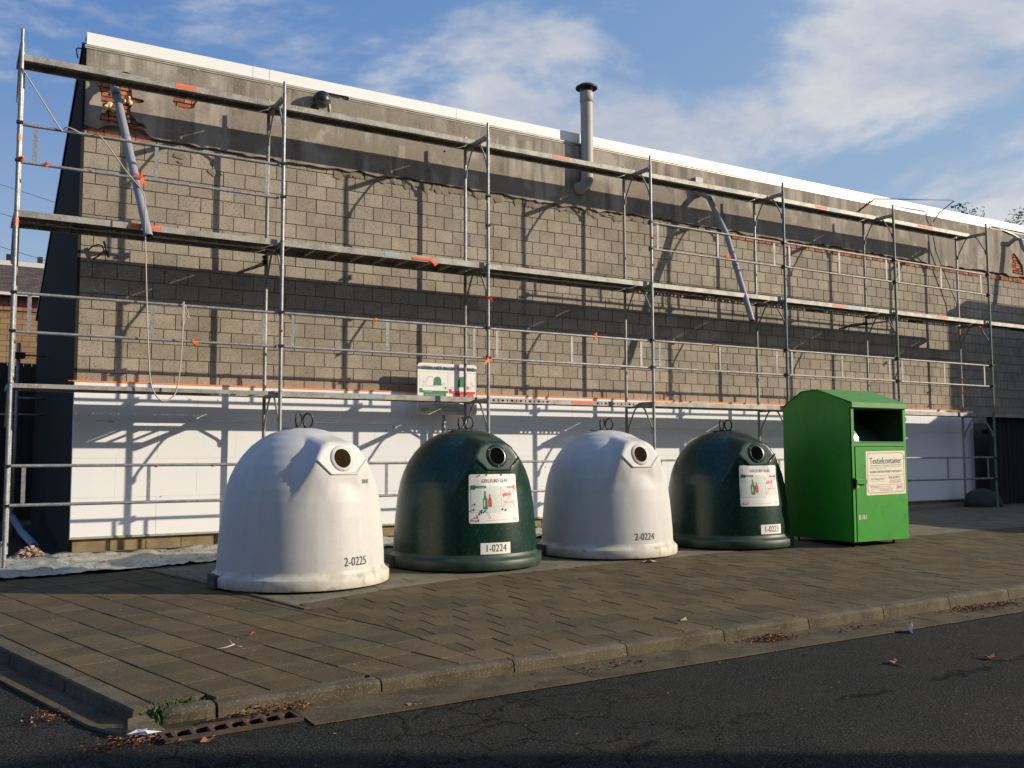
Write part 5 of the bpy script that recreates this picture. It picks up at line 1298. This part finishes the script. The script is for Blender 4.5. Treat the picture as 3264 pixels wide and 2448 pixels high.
# dark fence at the far right end of the wall
fr_ = tag(empty('right_fence', (18.9, .62, 0)), 'dark brown board fence standing in shade at the right end of the wall', 'fence')
for k in range(44):
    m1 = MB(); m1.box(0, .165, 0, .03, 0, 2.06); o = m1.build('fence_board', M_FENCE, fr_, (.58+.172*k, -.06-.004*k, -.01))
m1 = MB(); m1.box(.55, 8, .035, .08, 1.6, 1.7); m1.build('rail', M_FENCE, fr_)
# covered heap in front of it
m1 = MB(); bm = bmesh.new(); bmesh.ops.create_icosphere(bm, subdivisions=3, radius=1)
for v in bm.verts:
    v.co.x *= .46; v.co.y *= .38; v.co.z = max(-.0, v.co.z)**.8*.40; v.co += Vector((mn.noise(v.co*3), mn.noise(v.co*3+Vector((5, 0, 0))), 0))*.05
me = bpy.data.meshes.new('covered_heap'); bm.to_mesh(me); bm.free(); me.materials.append(M_BAG); [setattr(p, 'use_smooth', True) for p in me.polygons]
tag(link('covered_heap', me, None, (18.95, .42, 0.0)), 'low grey covered heap in shade below the right end of the scaffold', 'heap')
# trees whose tops show above the roof at right
def tree(x, y, h, cr, seed, label):
    t = tag(empty('tree', (x, y, -.1)), label, 'tree', 'trees behind the workshop'); rr = random.Random(seed)
    m1 = MB(); m1.tube([(0, 0, 0), (.1, 0, h*.35), (0, .1, h*.7)], .2, 8, radii=[.28, .2, .09])
    for k in range(9):
        a = rr.uniform(0, 2*PI); z = h*rr.uniform(.4, .7); m1.tube([(0, 0, z), (math.cos(a)*cr*.5, math.sin(a)*cr*.5, z+h*.12), (math.cos(a)*cr*.8, math.sin(a)*cr*.8, z+h*.24)], .05, 5, radii=[.08, .05, .02])
    m1.build('trunk', M_BARK, t)
    m1 = MB()
    cl = []
    for k in range(110):
        a = rr.uniform(0, 2*PI); r = cr*math.sqrt(rr.random()); z = h*.5+h*.47*rr.random()*(1-.45*(r/cr)**2); cl.append((r*math.cos(a), r*math.sin(a), z))
    for c in cl:
        for j in range(80):
            p = Vector(c)+Vector((rr.gauss(0, .26), rr.gauss(0, .26), rr.gauss(0, .22))); s = rr.uniform(.07, .13)
            u = Vector((rr.gauss(0, 1), rr.gauss(0, 1), rr.gauss(0, 1))).normalized(); w = u.orthogonal().normalized()
            m1.add([p-u*s, p+w*s*.6, p+u*s, p-w*s*.6], [(0, 1, 2, 3)])
    m1.build('crown', M_FOL, t, fixn=False)
tree(41.6, 12, 13.3, 3.0, 1, 'leafy tree at the far right, its bright top just above the white roof edge')
tree(38.9, 13.5, 12.75, 1.2, 2, 'thin dark tree behind the roof, only a few twigs showing beside the last frame')

# ------------------------------------------------------------------ buildings outside the view (their shade falls into it)
nb = tag(empty('neighbouring_building', (23, -9, -.2)), 'brick outbuilding standing to the right of the picture', 'building')
m1 = MB(); m1.box(0, 8, 0, 7.4, 0, 4.15); m1.build('wall', M_WALLOFF, nb)
m1 = MB(); m1.box(-.0, 8.1, -.0, 7.42, 4.152, 4.22); m1.build('roof', M_BLACK, nb)
m1 = MB(); m1.box(1.2, 9, 6.95, 7.41, 4.222, 6.9); m1.build('parapet', M_WALLOFF, nb)
for k in range(3): m1 = MB(); m1.box(-.012, .0, 1+k*2.1, 2.1+k*2.1, 1.1, 2.2); m1.build('window', M_WINDOW, nb)
# row of houses across the street
for k in range(5):
    x = -30.2+k*9.15
    h_ = tag(empty('street_house', (x, -16.0, -.25)), ('light', 'red brick', 'tan', 'grey', 'brown')[k]+' house across the street behind the camera', 'house', 'houses across the street')
    m1 = MB(); m1.box(0, 8.6, -9, 0, 0, 6.5); m1.build('wall', [mat('light_facade', (.5, .47, .42), .9), M_WALLOFF, M_TAN, M_SIDE, M_REDT][k], h_)
    m1 = MB(); m1.prism([(-9.2, 6.5), (-4.5, 9.2), (.12, 6.5)], 'x', -.05, 8.65); m1.build('roof', M_SLATE, h_)
    for wx in (1.2, 5.6):
        for wz in (.9, 3.9): m1 = MB(); m1.box(wx, wx+1.6, 0, .02, wz, wz+1.4); m1.build('window', M_WINDOW, h_)
    m1 = MB(); m1.box(3.5, 4.5, 0, .03, 0, 2.1); m1.build('door', M_FENCE, h_)
